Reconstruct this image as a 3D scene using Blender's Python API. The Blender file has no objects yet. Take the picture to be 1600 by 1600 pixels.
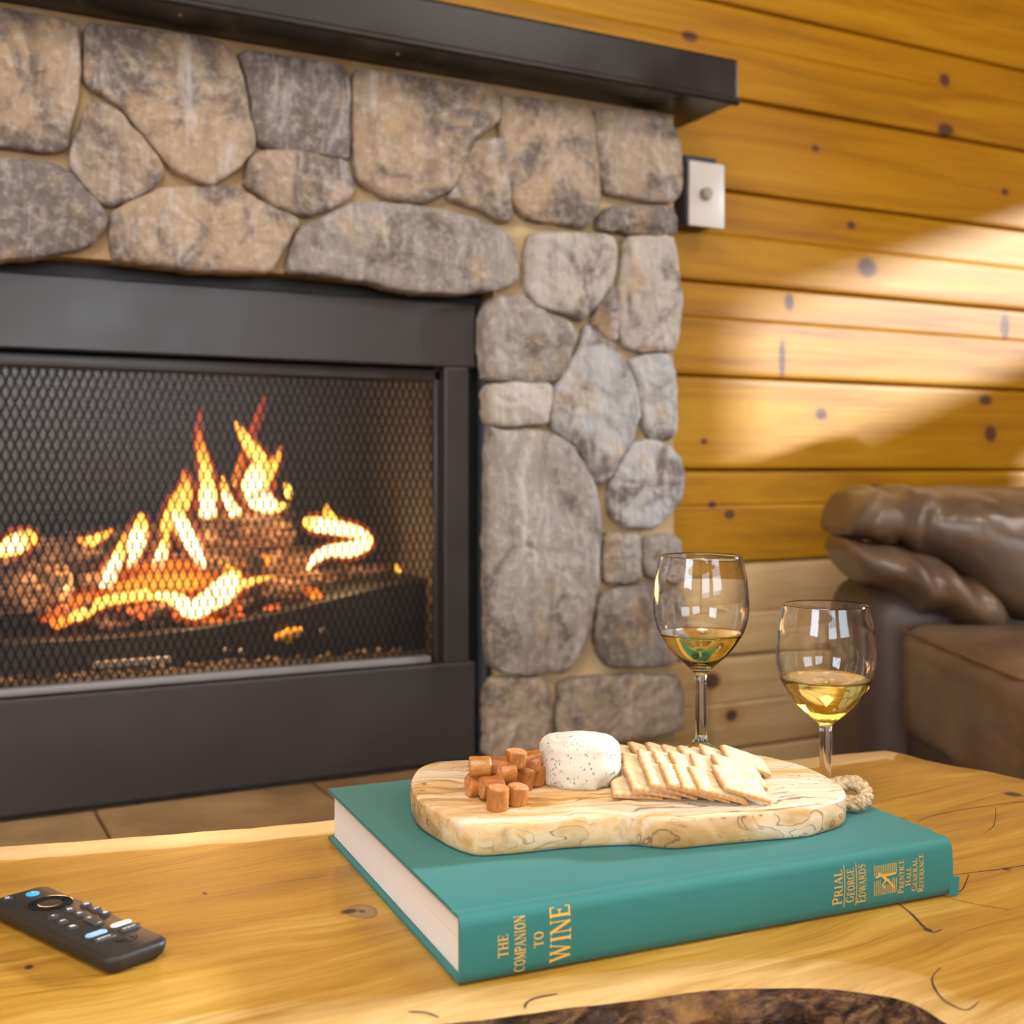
import bpy, bmesh, math, random
from math import sin, cos, pi, radians, sqrt
from mathutils import Vector, Matrix, noise
random.seed(7)
S = bpy.context.scene
COL = S.collection

# ------------------------------------------------------------------ camera, world, lights, exposure
YAW = radians(27.5)                       # the camera looks to the right of the fireplace wall's normal
CAM_Z = 0.72
FPX, CX, CY = 1850.0, 800.0, 732.0        # focal length and principal point, in pixels of a 1600 frame
cd = bpy.data.cameras.new('camera')
cam = bpy.data.objects.new('camera', cd); COL.objects.link(cam)
cam.location = (0, 0, CAM_Z); cam.rotation_euler = (radians(90), 0, -YAW)
cd.sensor_width = 36; cd.lens = 36 * FPX / 1600; cd.shift_y = -(800 - CY) / 1600
cd.clip_start = 0.02
cd.dof.use_dof = True; cd.dof.focus_distance = 0.82; cd.dof.aperture_fstop = 8.5
S.camera = cam

S.view_settings.view_transform = 'Standard'
S.view_settings.look = 'None'
S.view_settings.gamma = 1
S.view_settings.use_curve_mapping = False
S.view_settings.exposure = -0.12

W = bpy.data.worlds.new('world'); S.world = W; W.use_nodes = True
bg = W.node_tree.nodes['Background']
bg.inputs[0].default_value = (0.75, 0.86, 1.0, 1); bg.inputs[1].default_value = 1.0

def area(name, loc, target, sx, sy, power, color):
    l = bpy.data.lights.new(name, 'AREA'); l.shape = 'RECTANGLE'; l.size = sx; l.size_y = sy
    l.energy = power; l.color = color
    o = bpy.data.objects.new(name, l); COL.objects.link(o); o.location = loc
    o.rotation_euler = (Vector(target) - Vector(loc)).to_track_quat('-Z', 'Y').to_euler()
    return o
# daylight through the window in the right wall and the two behind the camera, two ceiling lamps
area('daylight_right', (5.0, 0.40, 2.08), (0.1, 0.7, 0.5), 0.5, 0.45, 900, (0.84, 0.91, 1.0))
area('daylight_front', (0.9, -3.24, 1.55), (0.9, 0, 1.55), 1.55, 1.35, 44, (0.80, 0.89, 1.0))
area('daylight_front_left', (-1.3, -3.24, 1.55), (-1.3, 0, 1.55), 1.55, 1.35, 46, (0.80, 0.89, 1.0))
area('ceiling_lamp_light', (-0.3, -0.2, 2.62), (-0.3, -0.2, 0), 0.8, 0.8, 46, (1.0, 0.95, 0.88))
area('ceiling_lamp_light_right', (1.9, -0.3, 2.62), (1.9, -0.3, 0), 0.7, 0.7, 28, (1.0, 0.95, 0.88))
area('fill_light_left', (-2.56, -0.5, 1.5), (0, -0.3, 1.2), 1.2, 1.2, 50, (0.80, 0.89, 1.0))  # added fill for left-facing surfaces, no known source on that side
sl = bpy.data.lights.new('sun', 'SUN'); sl.energy = 6.5; sl.angle = radians(1.7); sl.color = (0.95, 0.97, 1.0)
sun = bpy.data.objects.new('sun', sl); COL.objects.link(sun)
SUN_DIR = Vector((-1.0, 0.98, -0.335))
sun.rotation_euler = SUN_DIR.to_track_quat('-Z', 'Y').to_euler(); sun.location = (6, -3, 4)

# ------------------------------------------------------------------ measuring helpers
CS, SN = cos(YAW), sin(YAW)
def ray(px, py):
    a, b = (px - CX) / FPX, (CY - py) / FPX
    return Vector((CS * a + SN, -SN * a + CS, b))
def on_y(px, py, y):
    r = ray(px, py); t = y / r.y
    return Vector((r.x * t, y, CAM_Z + r.z * t))
def on_z(px, py, z):
    r = ray(px, py); t = (z - CAM_Z) / r.z
    return Vector((r.x * t, r.y * t, z))
def side(X, Y, z=0.0):                    # metres right of / ahead of the camera spot -> room coordinates
    return Vector((CS * X + SN * Y, -SN * X + CS * Y, z))

# ------------------------------------------------------------------ object helpers
MATS = {}
def finish(me, smooth=True, ang=40):
    if smooth and len(me.polygons):
        me.polygons.foreach_set('use_smooth', [True] * len(me.polygons))
        me.set_sharp_from_angle(angle=radians(ang))
    me.update()
def mobj(name, vf, m, parent=None, world=False, smooth=True, ang=40, kind=None, label=None):
    verts, faces = vf[0], vf[1]
    if world and parent is not None:
        inv = MATS[parent.name].inverted()
        verts = [inv @ Vector(v) for v in verts]
    me = bpy.data.meshes.new(name)
    me.from_pydata([tuple(v) for v in verts], [], faces)
    bm = bmesh.new(); bm.from_mesh(me); bmesh.ops.recalc_face_normals(bm, faces=bm.faces); bm.to_mesh(me); bm.free()
    finish(me, smooth, ang)
    if m: me.materials.append(m)
    o = bpy.data.objects.new(name, me); COL.objects.link(o)
    if parent is not None: o.parent = parent
    if kind: o['kind'] = kind
    if label: o['label'] = label
    return o
def thing(name, label, cat, loc=(0, 0, 0), rotz=0.0, group=None):
    o = bpy.data.objects.new(name, None); COL.objects.link(o)
    o.empty_display_size = 0.05
    o.location = loc; o.rotation_euler = (0, 0, rotz)
    MATS[o.name] = Matrix.Translation(Vector(loc)) @ Matrix.Rotation(rotz, 4, 'Z')
    o['label'] = label; o['category'] = cat
    if group: o['group'] = group
    return o
def struct(name, vf, m, **k):
    o = mobj(name, vf, m, **k); o['kind'] = 'structure'; MATS[o.name] = Matrix.Identity(4)
    return o
def tag(o, label, cat, group=None):
    o['label'] = label; o['category'] = cat
    if group: o['group'] = group
    return o
def join(*vfs):
    V, F = [], []
    for v, f in vfs:
        n = len(V); V += [Vector(q) for q in v]; F += [tuple(i + n for i in g) for g in f]
    return V, F
def xf(vf, M):
    return [M @ Vector(v) for v in vf[0]], vf[1]
def box(x0, x1, y0, y1, z0, z1):
    v = [(x, y, z) for x in (x0, x1) for y in (y0, y1) for z in (z0, z1)]
    f = [(0, 1, 3, 2), (4, 6, 7, 5), (0, 4, 5, 1), (2, 3, 7, 6), (0, 2, 6, 4), (1, 5, 7, 3)]
    return v, f
def from_bm(bm):
    bm.verts.index_update()
    r = [v.co.copy() for v in bm.verts], [tuple(v.index for v in f.verts) for f in bm.faces]
    bm.free(); return r
def rbox(x0, x1, y0, y1, z0, z1, b=0.004, seg=2):
    v, f = box(x0, x1, y0, y1, z0, z1)
    bm = bmesh.new(); vs = [bm.verts.new(q) for q in v]
    for g in f: bm.faces.new([vs[i] for i in g])
    bmesh.ops.recalc_face_normals(bm, faces=bm.faces)
    bmesh.ops.bevel(bm, geom=bm.edges[:], offset=b, segments=seg, profile=0.5, affect='EDGES')
    return from_bm(bm)
def lathe(profile, n=48):
    V, F = [], []
    k = len(profile)
    for i in range(n):
        a = 2 * pi * i / n
        for r, z in profile: V.append((r * cos(a), r * sin(a), z))
    for i in range(n):
        j = (i + 1) % n
        for q in range(k - 1):
            F.append((i * k + q, j * k + q, j * k + q + 1, i * k + q + 1))
    bm = bmesh.new(); vs = [bm.verts.new(q) for q in V]
    for g in F:
        try: bm.faces.new([vs[t] for t in g])
        except ValueError: pass
    bmesh.ops.remove_doubles(bm, verts=bm.verts, dist=1e-6)
    bmesh.ops.recalc_face_normals(bm, faces=bm.faces)
    return from_bm(bm)
def tube(pts, rad, n=10, cap=True, closed=False, flat=None):
    """pts: Vectors; rad: number or list; flat: (dir, factor) squashes the section along dir"""
    pts = [Vector(p) for p in pts]; m = len(pts)
    if not hasattr(rad, '__len__'): rad = [rad] * m
    V, F = [], []
    up = None
    for i in range(m):
        t = (pts[(i + 1) % m] - pts[i - 1]) if closed else (pts[min(i + 1, m - 1)] - pts[max(i - 1, 0)])
        t.normalize()
        if up is None:
            up = Vector((0, 0, 1)) if abs(t.z) < 0.9 else Vector((1, 0, 0))
        u = (up - t * up.dot(t)).normalized(); up = u
        w = t.cross(u)
        for k in range(n):
            a = 2 * pi * k / n
            d = (u * cos(a) + w * sin(a)) * rad[i]
            if flat: d = d - flat[0] * d.dot(flat[0]) * (1 - flat[1])
            V.append(pts[i] + d)
    for i in range(m if closed else m - 1):
        j = (i + 1) % m
        for k in range(n):
            l = (k + 1) % n
            F.append((i * n + k, i * n + l, j * n + l, j * n + k))
    if cap and not closed:
        F.append(tuple(range(n))[::-1]); F.append(tuple((m - 1) * n + k for k in range(n)))
    return V, F
def smooth_path(pts, vals=None, k=6):
    """Catmull-Rom through points (tuples of any length)"""
    P = [tuple(p) for p in pts]; out = []
    for i in range(len(P) - 1):
        p0, p1, p2, p3 = P[max(i - 1, 0)], P[i], P[i + 1], P[min(i + 2, len(P) - 1)]
        for s in range(k):
            t = s / k
            out.append(tuple(0.5 * (2 * b + (c - a) * t + (2 * a - 5 * b + 4 * c - d) * t * t + (3 * b - a - 3 * c + d) * t ** 3)
                             for a, b, c, d in zip(p0, p1, p2, p3)))
    out.append(P[-1]); return out
def closed_path(pts, k=6):
    P = [tuple(p) for p in pts]; n = len(P); out = []
    for i in range(n):
        p0, p1, p2, p3 = P[i - 1], P[i], P[(i + 1) % n], P[(i + 2) % n]
        for s in range(k):
            t = s / k
            out.append(tuple(0.5 * (2 * b + (c - a) * t + (2 * a - 5 * b + 4 * c - d) * t * t + (3 * b - a - 3 * c + d) * t ** 3)
                             for a, b, c, d in zip(p0, p1, p2, p3)))
    return out
def resample(poly, n):
    P = [Vector(p) for p in poly]; m = len(P)
    L = [(P[(i + 1) % m] - P[i]).length for i in range(m)]; tot = sum(L); out = []
    i, acc = 0, 0.0
    for k in range(n):
        d = tot * k / n
        while acc + L[i] < d and i < m - 1: acc += L[i]; i += 1
        out.append(P[i].lerp(P[(i + 1) % m], (d - acc) / max(L[i], 1e-9)))
    return out
def nz(p, s, o=0.0): return noise.noise(Vector(p) * s + Vector((o, o * 1.7, o * 0.3)))
def fbm(p, s, o=0.0): return noise.fractal(Vector(p) * s + Vector((o, o * 1.7, o * 0.3)), 0.9, 2.0, 4)

# ------------------------------------------------------------------ material helpers
class NT:
    def __init__(self, name, rough=0.5, spec=0.5, metal=0.0, color=None):
        self.m = bpy.data.materials.new(name); self.m.use_nodes = True
        self.t = self.m.node_tree; self.b = self.t.nodes['Principled BSDF']
        self.out = self.t.nodes['Material Output']
        self.b.inputs['Roughness'].default_value = rough
        self.b.inputs['Specular IOR Level'].default_value = spec
        self.b.inputs['Metallic'].default_value = metal
        if color: self.b.inputs['Base Color'].default_value = (*color, 1)
    def n(self, typ, ins=None, out=0, **props):
        nd = self.t.nodes.new('ShaderNode' + typ)
        for k, v in props.items(): setattr(nd, k, v)
        for k, v in (ins or {}).items():
            if isinstance(v, bpy.types.NodeSocket): self.t.links.new(v, nd.inputs[k])
            elif v is not None: nd.inputs[k].default_value = v
        return nd.outputs[out]
    def set(self, k, v):
        if isinstance(v, bpy.types.NodeSocket): self.t.links.new(v, self.b.inputs[k])
        else: self.b.inputs[k].default_value = v
    def coord(self, kind='Object'): return self.n('TexCoord', out=kind)
    def map(self, v, scale=(1, 1, 1), loc=(0, 0, 0), rot=(0, 0, 0)):
        return self.n('Mapping', {'Vector': v, 'Scale': scale, 'Location': loc, 'Rotation': rot})
    def noise(self, v, scale=5, detail=4, rough=0.55, dist=0.0):
        return self.n('TexNoise', {'Vector': v, 'Scale': scale, 'Detail': detail, 'Roughness': rough, 'Distortion': dist})
    def math(self, op, a, b=0.0, c=0.0, clamp=False):
        return self.n('Math', {0: a, 1: b, 2: c}, operation=op, use_clamp=clamp)
    def vm(self, op, a, b=None, out=0):
        return self.n('VectorMath', {0: a, 1: b}, out=out, operation=op)
    def ramp(self, f, stops):
        nd = self.t.nodes.new('ShaderNodeValToRGB'); self.t.links.new(f, nd.inputs[0])
        e = nd.color_ramp.elements
        while len(e) < len(stops): e.new(0.5)
        for q, (p, c) in zip(e, stops):
            q.position = p; q.color = (*c, 1) if len(c) == 3 else c
        return nd.outputs[0]
    def mix(self, f, a, b, mode='MIX'):
        nd = self.t.nodes.new('ShaderNodeMix'); nd.data_type = 'RGBA'; nd.blend_type = mode
        for k, v in ((0, f), (6, a), (7, b)):
            if isinstance(v, bpy.types.NodeSocket): self.t.links.new(v, nd.inputs[k])
            else: nd.inputs[k].default_value = v if k == 0 else (*v, 1)
        return nd.outputs[2]
    def rng(self, v, a, b, c=0.0, d=1.0, smooth=True):
        return self.n('MapRange', {'Value': v, 'From Min': a, 'From Max': b, 'To Min': c, 'To Max': d},
                      interpolation_type='SMOOTHSTEP' if smooth else 'LINEAR')
    def bump(self, h, strength=0.3, dist=0.01):
        self.set('Normal', self.n('Bump', {'Height': h, 'Strength': strength, 'Distance': dist}))
    def spots(self, co, items):
        """dark knots: items of (centre, scale vector); returns 0..1 core and halo"""
        core = halo = None; warp = None
        for c, s in items:
            d = self.vm('SUBTRACT', co, tuple(c))
            d = self.vm('MULTIPLY', d, tuple(1.0 / q if q else 0.0 for q in s))
            L = self.vm('LENGTH', d, out=1)
            a = self.rng(L, 1.0, 0.45); h = self.rng(L, 2.4, 0.8)
            core = a if core is None else self.math('MAXIMUM', core, a)
            halo = h if halo is None else self.math('MAXIMUM', halo, h)
        return core, halo

def plain(name, color, rough=0.5, spec=0.5, metal=0.0):
    return NT(name, rough, spec, metal, color).m

WALL_Y = 1.85
def log_material(name, stops, knots, rough=0.46):
    t = NT(name, rough, 0.32)
    co = t.coord()
    rnd = t.n('ObjectInfo', out='Random')
    off = t.n('CombineXYZ', {0: t.math('MULTIPLY', rnd, 37.0), 2: t.math('MULTIPLY', rnd, 11.0)})
    v = t.vm('ADD', t.map(co, (0.7, 1, 9)), off)
    g1 = t.noise(v, 2.2, 5, 0.6, 0.8)
    g2 = t.noise(t.vm('ADD', t.map(co, (2.0, 1, 95)), off), 2.0, 3, 0.5, 0.3)
    f = t.math('ADD', t.math('MULTIPLY', g1, 0.75), t.math('MULTIPLY', g2, 0.25))
    f = t.math('ADD', f, t.math('MULTIPLY', t.math('SUBTRACT', rnd, 0.5), 0.12))
    c = t.ramp(f, stops)
    if knots:
        core, halo = t.spots(co, knots)
        c = t.mix(t.math('MULTIPLY', halo, 0.35), c, (0.42, 0.16, 0.02))
        c = t.mix(t.math('MULTIPLY', core, 0.9), c, (0.07, 0.03, 0.018))
    t.set('Base Color', c)
    t.bump(g2, 0.12, 0.004)
    return t.m
KPX = [(1078, 57, 14, 9), (1476, 125, 9, 11), (1478, 203, 14, 11), (1355, 418, 16, 17), (1233, 472, 8, 15), (1222, 560, 6, 32),
       (1283, 647, 10, 10), (1540, 625, 11, 9), (1548, 678, 10, 14), (1368, 764, 14, 8), (1113, 789, 7, 6), (1140, 804, 9, 8),
       (1112, 1064, 15, 14), (1143, 1118, 10, 10), (1330, 352, 7, 7), (1570, 510, 8, 22), (1274, 232, 7, 6), (1100, 690, 6, 5), (1570, 300, 6, 6)]
def knots_on_wall():
    out = []
    for px, py, rx, ry in KPX:
        c = on_y(px, py, WALL_Y); e = on_y(px + rx, py, WALL_Y); s = on_y(px, py - ry, WALL_Y)
        out.append((c, (1.25 * (e.x - c.x), 0.2, 1.25 * (s.z - c.z))))
    return out
AMBER = [(0.30, (0.27, 0.113, 0.0015)), (0.5, (0.43, 0.204, 0.002)), (0.70, (0.53, 0.287, 0.010))]
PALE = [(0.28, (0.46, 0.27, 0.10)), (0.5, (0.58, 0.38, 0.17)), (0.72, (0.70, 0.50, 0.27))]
M_log = log_material('varnished_pine_log', AMBER, knots_on_wall())
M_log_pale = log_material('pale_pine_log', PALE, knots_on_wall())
M_log_plain = log_material('pine_log_plain', AMBER, None)
M_log_dim = log_material('pale_pine_boards', PALE, None, 0.5)

def stone_material():
    t = NT('cultured_stone', 0.75, 0.35)
    co = t.coord(); base = t.n('ObjectInfo', out='Color')
    rnd = t.n('ObjectInfo', out='Random')
    off = t.n('CombineXYZ', {0: t.math('MULTIPLY', rnd, 23.0), 1: 0.0, 2: t.math('MULTIPLY', rnd, 51.0)})
    v = t.vm('ADD', co, off)
    big = t.noise(v, 9, 6, 0.66, 0.8); streak = t.noise(t.map(v, (28, 10, 6)), 1.0, 6, 0.62, 0.5); fine = t.noise(v, 70, 5, 0.7)
    c = t.mix(t.rng(big, 0.46, 0.60), base, (0.135, 0.108, 0.090))
    c = t.mix(t.math('MULTIPLY', t.rng(streak, 0.53, 0.70), 0.55), c, (0.58, 0.55, 0.52))
    c = t.mix(t.math('MULTIPLY', t.rng(streak, 0.47, 0.30), 0.5), c, (0.15, 0.115, 0.09))
    warm = t.noise(v, 11, 3, 0.5)
    c = t.mix(t.math('MULTIPLY', t.rng(warm, 0.56, 0.72), 0.5), c, (0.50, 0.33, 0.15))
    c = t.mix(t.math('MULTIPLY', t.rng(fine, 0.45, 0.7), 0.4), c, (0.62, 0.55, 0.47))
    t.set('Base Color', c)
    t.bump(t.math('ADD', t.math('MULTIPLY', fine, 0.4), streak), 1.0, 0.012)
    return t.m
M_stone = stone_material()
def mortar_material():
    t = NT('sandy_mortar', 0.9, 0.2); co = t.coord()
    n1 = t.noise(co, 9, 4); n2 = t.noise(co, 240, 3)
    t.set('Base Color', t.ramp(n1, [(0.3, (0.36, 0.245, 0.115)), (0.7, (0.52, 0.39, 0.22))])); t.bump(n2, 0.5, 0.003)
    return t.m
M_mortar = mortar_material()
def metal_material(name, col, rough):
    t = NT(name, rough, 0.5); co = t.coord(); n1 = t.noise(co, 6, 3)
    t.set('Base Color', t.mix(n1, tuple(q * 0.8 for q in col), tuple(q * 1.2 for q in col)))
    t.set('Roughness', t.rng(n1, 0.2, 0.8, rough - 0.06, rough + 0.08)); t.bump(t.noise(co, 900, 2), 0.06, 0.001)
    return t.m
M_face = metal_material('brown_black_powder_coat', (0.034, 0.030, 0.029), 0.34)
M_black = metal_material('black_steel', (0.012, 0.012, 0.013), 0.5)
M_edge = metal_material('worn_steel_rail', (0.20, 0.19, 0.18), 0.3)
M_firewall = metal_material('sooty_liner', (0.028, 0.026, 0.026), 0.85)
M_mantel = metal_material('black_brown_stained_wood', (0.014, 0.012, 0.0115), 0.30)
M_mesh = NT('mesh_wire', 0.85, 0.12, 0.0, (0.008, 0.008, 0.009)).m

# ------------------------------------------------------------------ room shell
RX0, RX1, RY0, CEIL = -2.6, 4.1, -3.3, 2.7
M_floor = log_material('plank_floor', [(0.3, (0.22, 0.10, 0.035)), (0.7, (0.36, 0.18, 0.07))], None, 0.45)
struct('floor', box(RX0 - 0.1, RX1 + 0.1, RY0 - 0.1, WALL_Y + 0.2, -0.1, 0.0), M_floor)
struct('ceiling', box(RX0 - 0.1, RX1 + 0.1, RY0 - 0.1, WALL_Y + 0.2, CEIL, CEIL + 0.1), M_log_dim)
FILL_HOLE_L = (-1.15, 0.15, 0.86, 2.16)  # opening added in the unseen left wall for the fill light
def wall_with_hole_x(x0, x1, y0, y1, z0, z1, holes):
    """a wall slab in the y-z plane with rectangular window holes (ya, yb, za, zb)"""
    parts, y = [], y0
    for ya, yb, za, zb in sorted(holes):
        parts += [box(x0, x1, y, ya, z0, z1), box(x0, x1, ya, yb, z0, za), box(x0, x1, ya, yb, zb, z1)]; y = yb
    parts.append(box(x0, x1, y, y1, z0, z1)); return join(*parts)
struct('wall_left', wall_with_hole_x(RX0 - 0.12, RX0, RY0, WALL_Y + 0.12, 0, CEIL, [FILL_HOLE_L]), M_log_dim)
WIN_R = (-0.85, 0.62, 1.57, 1.94)        # the high picture window
SUN_SLOT = (-0.06, 0.36, 1.12, 1.385)       # opening added below it to cast the low sun patch
struct('wall_right', join(wall_with_hole_x(RX1, RX1 + 0.12, RY0, WALL_Y + 0.12, 1.47, CEIL, [WIN_R]),
                          wall_with_hole_x(RX1, RX1 + 0.12, RY0, WALL_Y + 0.12, 0, 1.47, [SUN_SLOT])), M_log_dim)
holes = [(-2.1, -0.5, 0.86, 2.26), (0.1, 1.7, 0.86, 2.26)]
v, f = wall_with_hole_x(RY0 - 0.12, RY0, RX0 - 0.12, RX1 + 0.12, 0, CEIL, holes)
struct('wall_front', ([(q[1], q[0], q[2]) for q in v], f), M_log_dim)
M_white = plain('white_window_paint', (0.75, 0.75, 0.73), 0.4)
def window(name, fixed, a0, a1, z0, z1, axis, bars_on=True):
    bars = []
    w = 0.045
    for (p, q, r, s) in [(a0, a0 + w, z0, z1), (a1 - w, a1, z0, z1), (a0, a1, z0, z0 + w), (a0, a1, z1 - w, z1),
                         ] + ([((a0 + a1) / 2 - w / 2, (a0 + a1) / 2 + w / 2, z0, z1), (a0, a1, (z0 + z1) / 2 - w / 2, (z0 + z1) / 2 + w / 2)] if bars_on else []):
        bars.append(box(fixed - 0.03, fixed + 0.0, p, q, r, s))
    v, f = join(*bars)
    if axis == 'x': v = [(q[1], q[0], q[2]) for q in v]
    struct(name, (v, f), M_white)
window('window_1', RX1 + 0.06, WIN_R[0] - 0.045, WIN_R[1] + 0.045, WIN_R[2] - 0.045, WIN_R[3] + 0.045, 'y', False)
window('sun_slot_frame', RX1 + 0.06, SUN_SLOT[0] - 0.045, SUN_SLOT[1] + 0.045, SUN_SLOT[2] - 0.045, SUN_SLOT[3] + 0.045, 'y', False)  # frame of the opening added for the low sun patch
window('added_window_left', RX0 + 0.03, *FILL_HOLE_L, 'y')  # frame added together with the left fill light
window('window_2', RY0 + 0.03, *holes[0], 'x')
window('window_3', RY0 + 0.03, *holes[1], 'x')

# log wall behind the fireplace: every log a part
wall = struct('wall_back', join(box(RX0, -0.45, WALL_Y + 0.05, WALL_Y + 0.12, 0, CEIL), box(0.95, RX1, WALL_Y + 0.05, WALL_Y + 0.12, 0, CEIL),
                                box(-0.45, 0.95, WALL_Y + 0.05, WALL_Y + 0.12, 1.16, CEIL)), M_log_plain)
PITCH = 0.1815
def log_profile(z0, z1, groove):
    d, g = 0.009, 0.0013
    pr = [(WALL_Y + 0.06, z0 + g), (WALL_Y + d, z0 + g), (WALL_Y + 0.001, z0 + 0.005), (WALL_Y, z0 + 0.009), (WALL_Y, z0 + 0.016)]
    if groove:
        zm = z0 + (z1 - z0) * groove
        pr += [(WALL_Y, zm - 0.006), (WALL_Y, zm - 0.0025), (WALL_Y + 0.0025, zm), (WALL_Y, zm + 0.0025), (WALL_Y, zm + 0.006)]
    pr += [(WALL_Y, z1 - 0.016), (WALL_Y, z1 - 0.009), (WALL_Y + 0.001, z1 - 0.005), (WALL_Y + d, z1 - g), (WALL_Y + 0.06, z1 - g)]
    return pr
def log_mesh(x0, x1, z0, z1, groove):
    pr = log_profile(z0, z1, groove); k = len(pr); V, F = [], []
    xs = [x0 + (x1 - x0) * i / 8 for i in range(9)]
    for i, x in enumerate(xs):
        for y, z in pr:
            w = 0.0012 * nz((x * 2, z0 * 7, 0), 1.0)
            V.append((x, y + w, z + 0.0012 * nz((x, z0 * 9, 3), 1.0)))
    for i in range(8):
        for q in range(k - 1): F.append((i * k + q, i * k + q + 1, (i + 1) * k + q + 1, (i + 1) * k + q))
    F += [tuple(range(k)), tuple(8 * k + q for q in range(k))[::-1]]
    return V, F
zb = 0.7165 - 4 * PITCH
gro = {-1: 0.5, 0: 0.48, 1: 0.50, 2: 0.46, 3: 0.62, 4: 0, 5: 0.62, 6: 0.52, 7: 0.0, 8: 0.58, 9: 0.5}
for r in range(0, 15):
    z0 = zb + r * PITCH; z1 = min(z0 + PITCH, CEIL)
    if z0 < 0: z0 = 0.0
    if z1 - z0 < 0.03: continue
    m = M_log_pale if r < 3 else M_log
    segs = [(RX0, RX1)] if z0 > 1.15 else [(RX0, -0.46), (0.97, RX1)]
    for a, b in segs:
        mobj('log', log_mesh(a, b, z0, z1, gro.get(r, 0)), m, wall, ang=50)

# ------------------------------------------------------------------ stone fireplace
FY = 1.708                                    # plane of the stone faces
MY = 1.731                                    # plane of the mortar
SX0, SX1, MANT_Z = -0.56, 1.236, 1.3475
OX0, OX1, OZ1 = -0.175, 0.868, 1.012            # opening for the insert
HZ = 0.244                                    # top of the raised hearth
fire_place = thing('stone_fireplace', 'grey and tan stone fireplace surround with sandy mortar joints against the log wall', 'fireplace', (0.34, 1.78, 0))
mort = join(box(SX0, OX0, MY, WALL_Y - 0.001, 0, MANT_Z), box(OX1, SX1 - 0.012, MY, WALL_Y - 0.001, 0, MANT_Z), box(OX0, OX1, MY, WALL_Y - 0.001, OZ1, MANT_Z), box(OX0, OX1, MY, WALL_Y - 0.001, 0, HZ - 0.012))
mobj('mortar', mort, M_mortar, fire_place, world=True, smooth=False)
TAN, TAN2, GRY, DRK, PAL, BLU = (0.38, 0.275, 0.175), (0.34, 0.255, 0.175), (0.27, 0.235, 0.205), (0.16, 0.132, 0.118), (0.42, 0.37, 0.31), (0.38, 0.375, 0.37)
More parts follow.
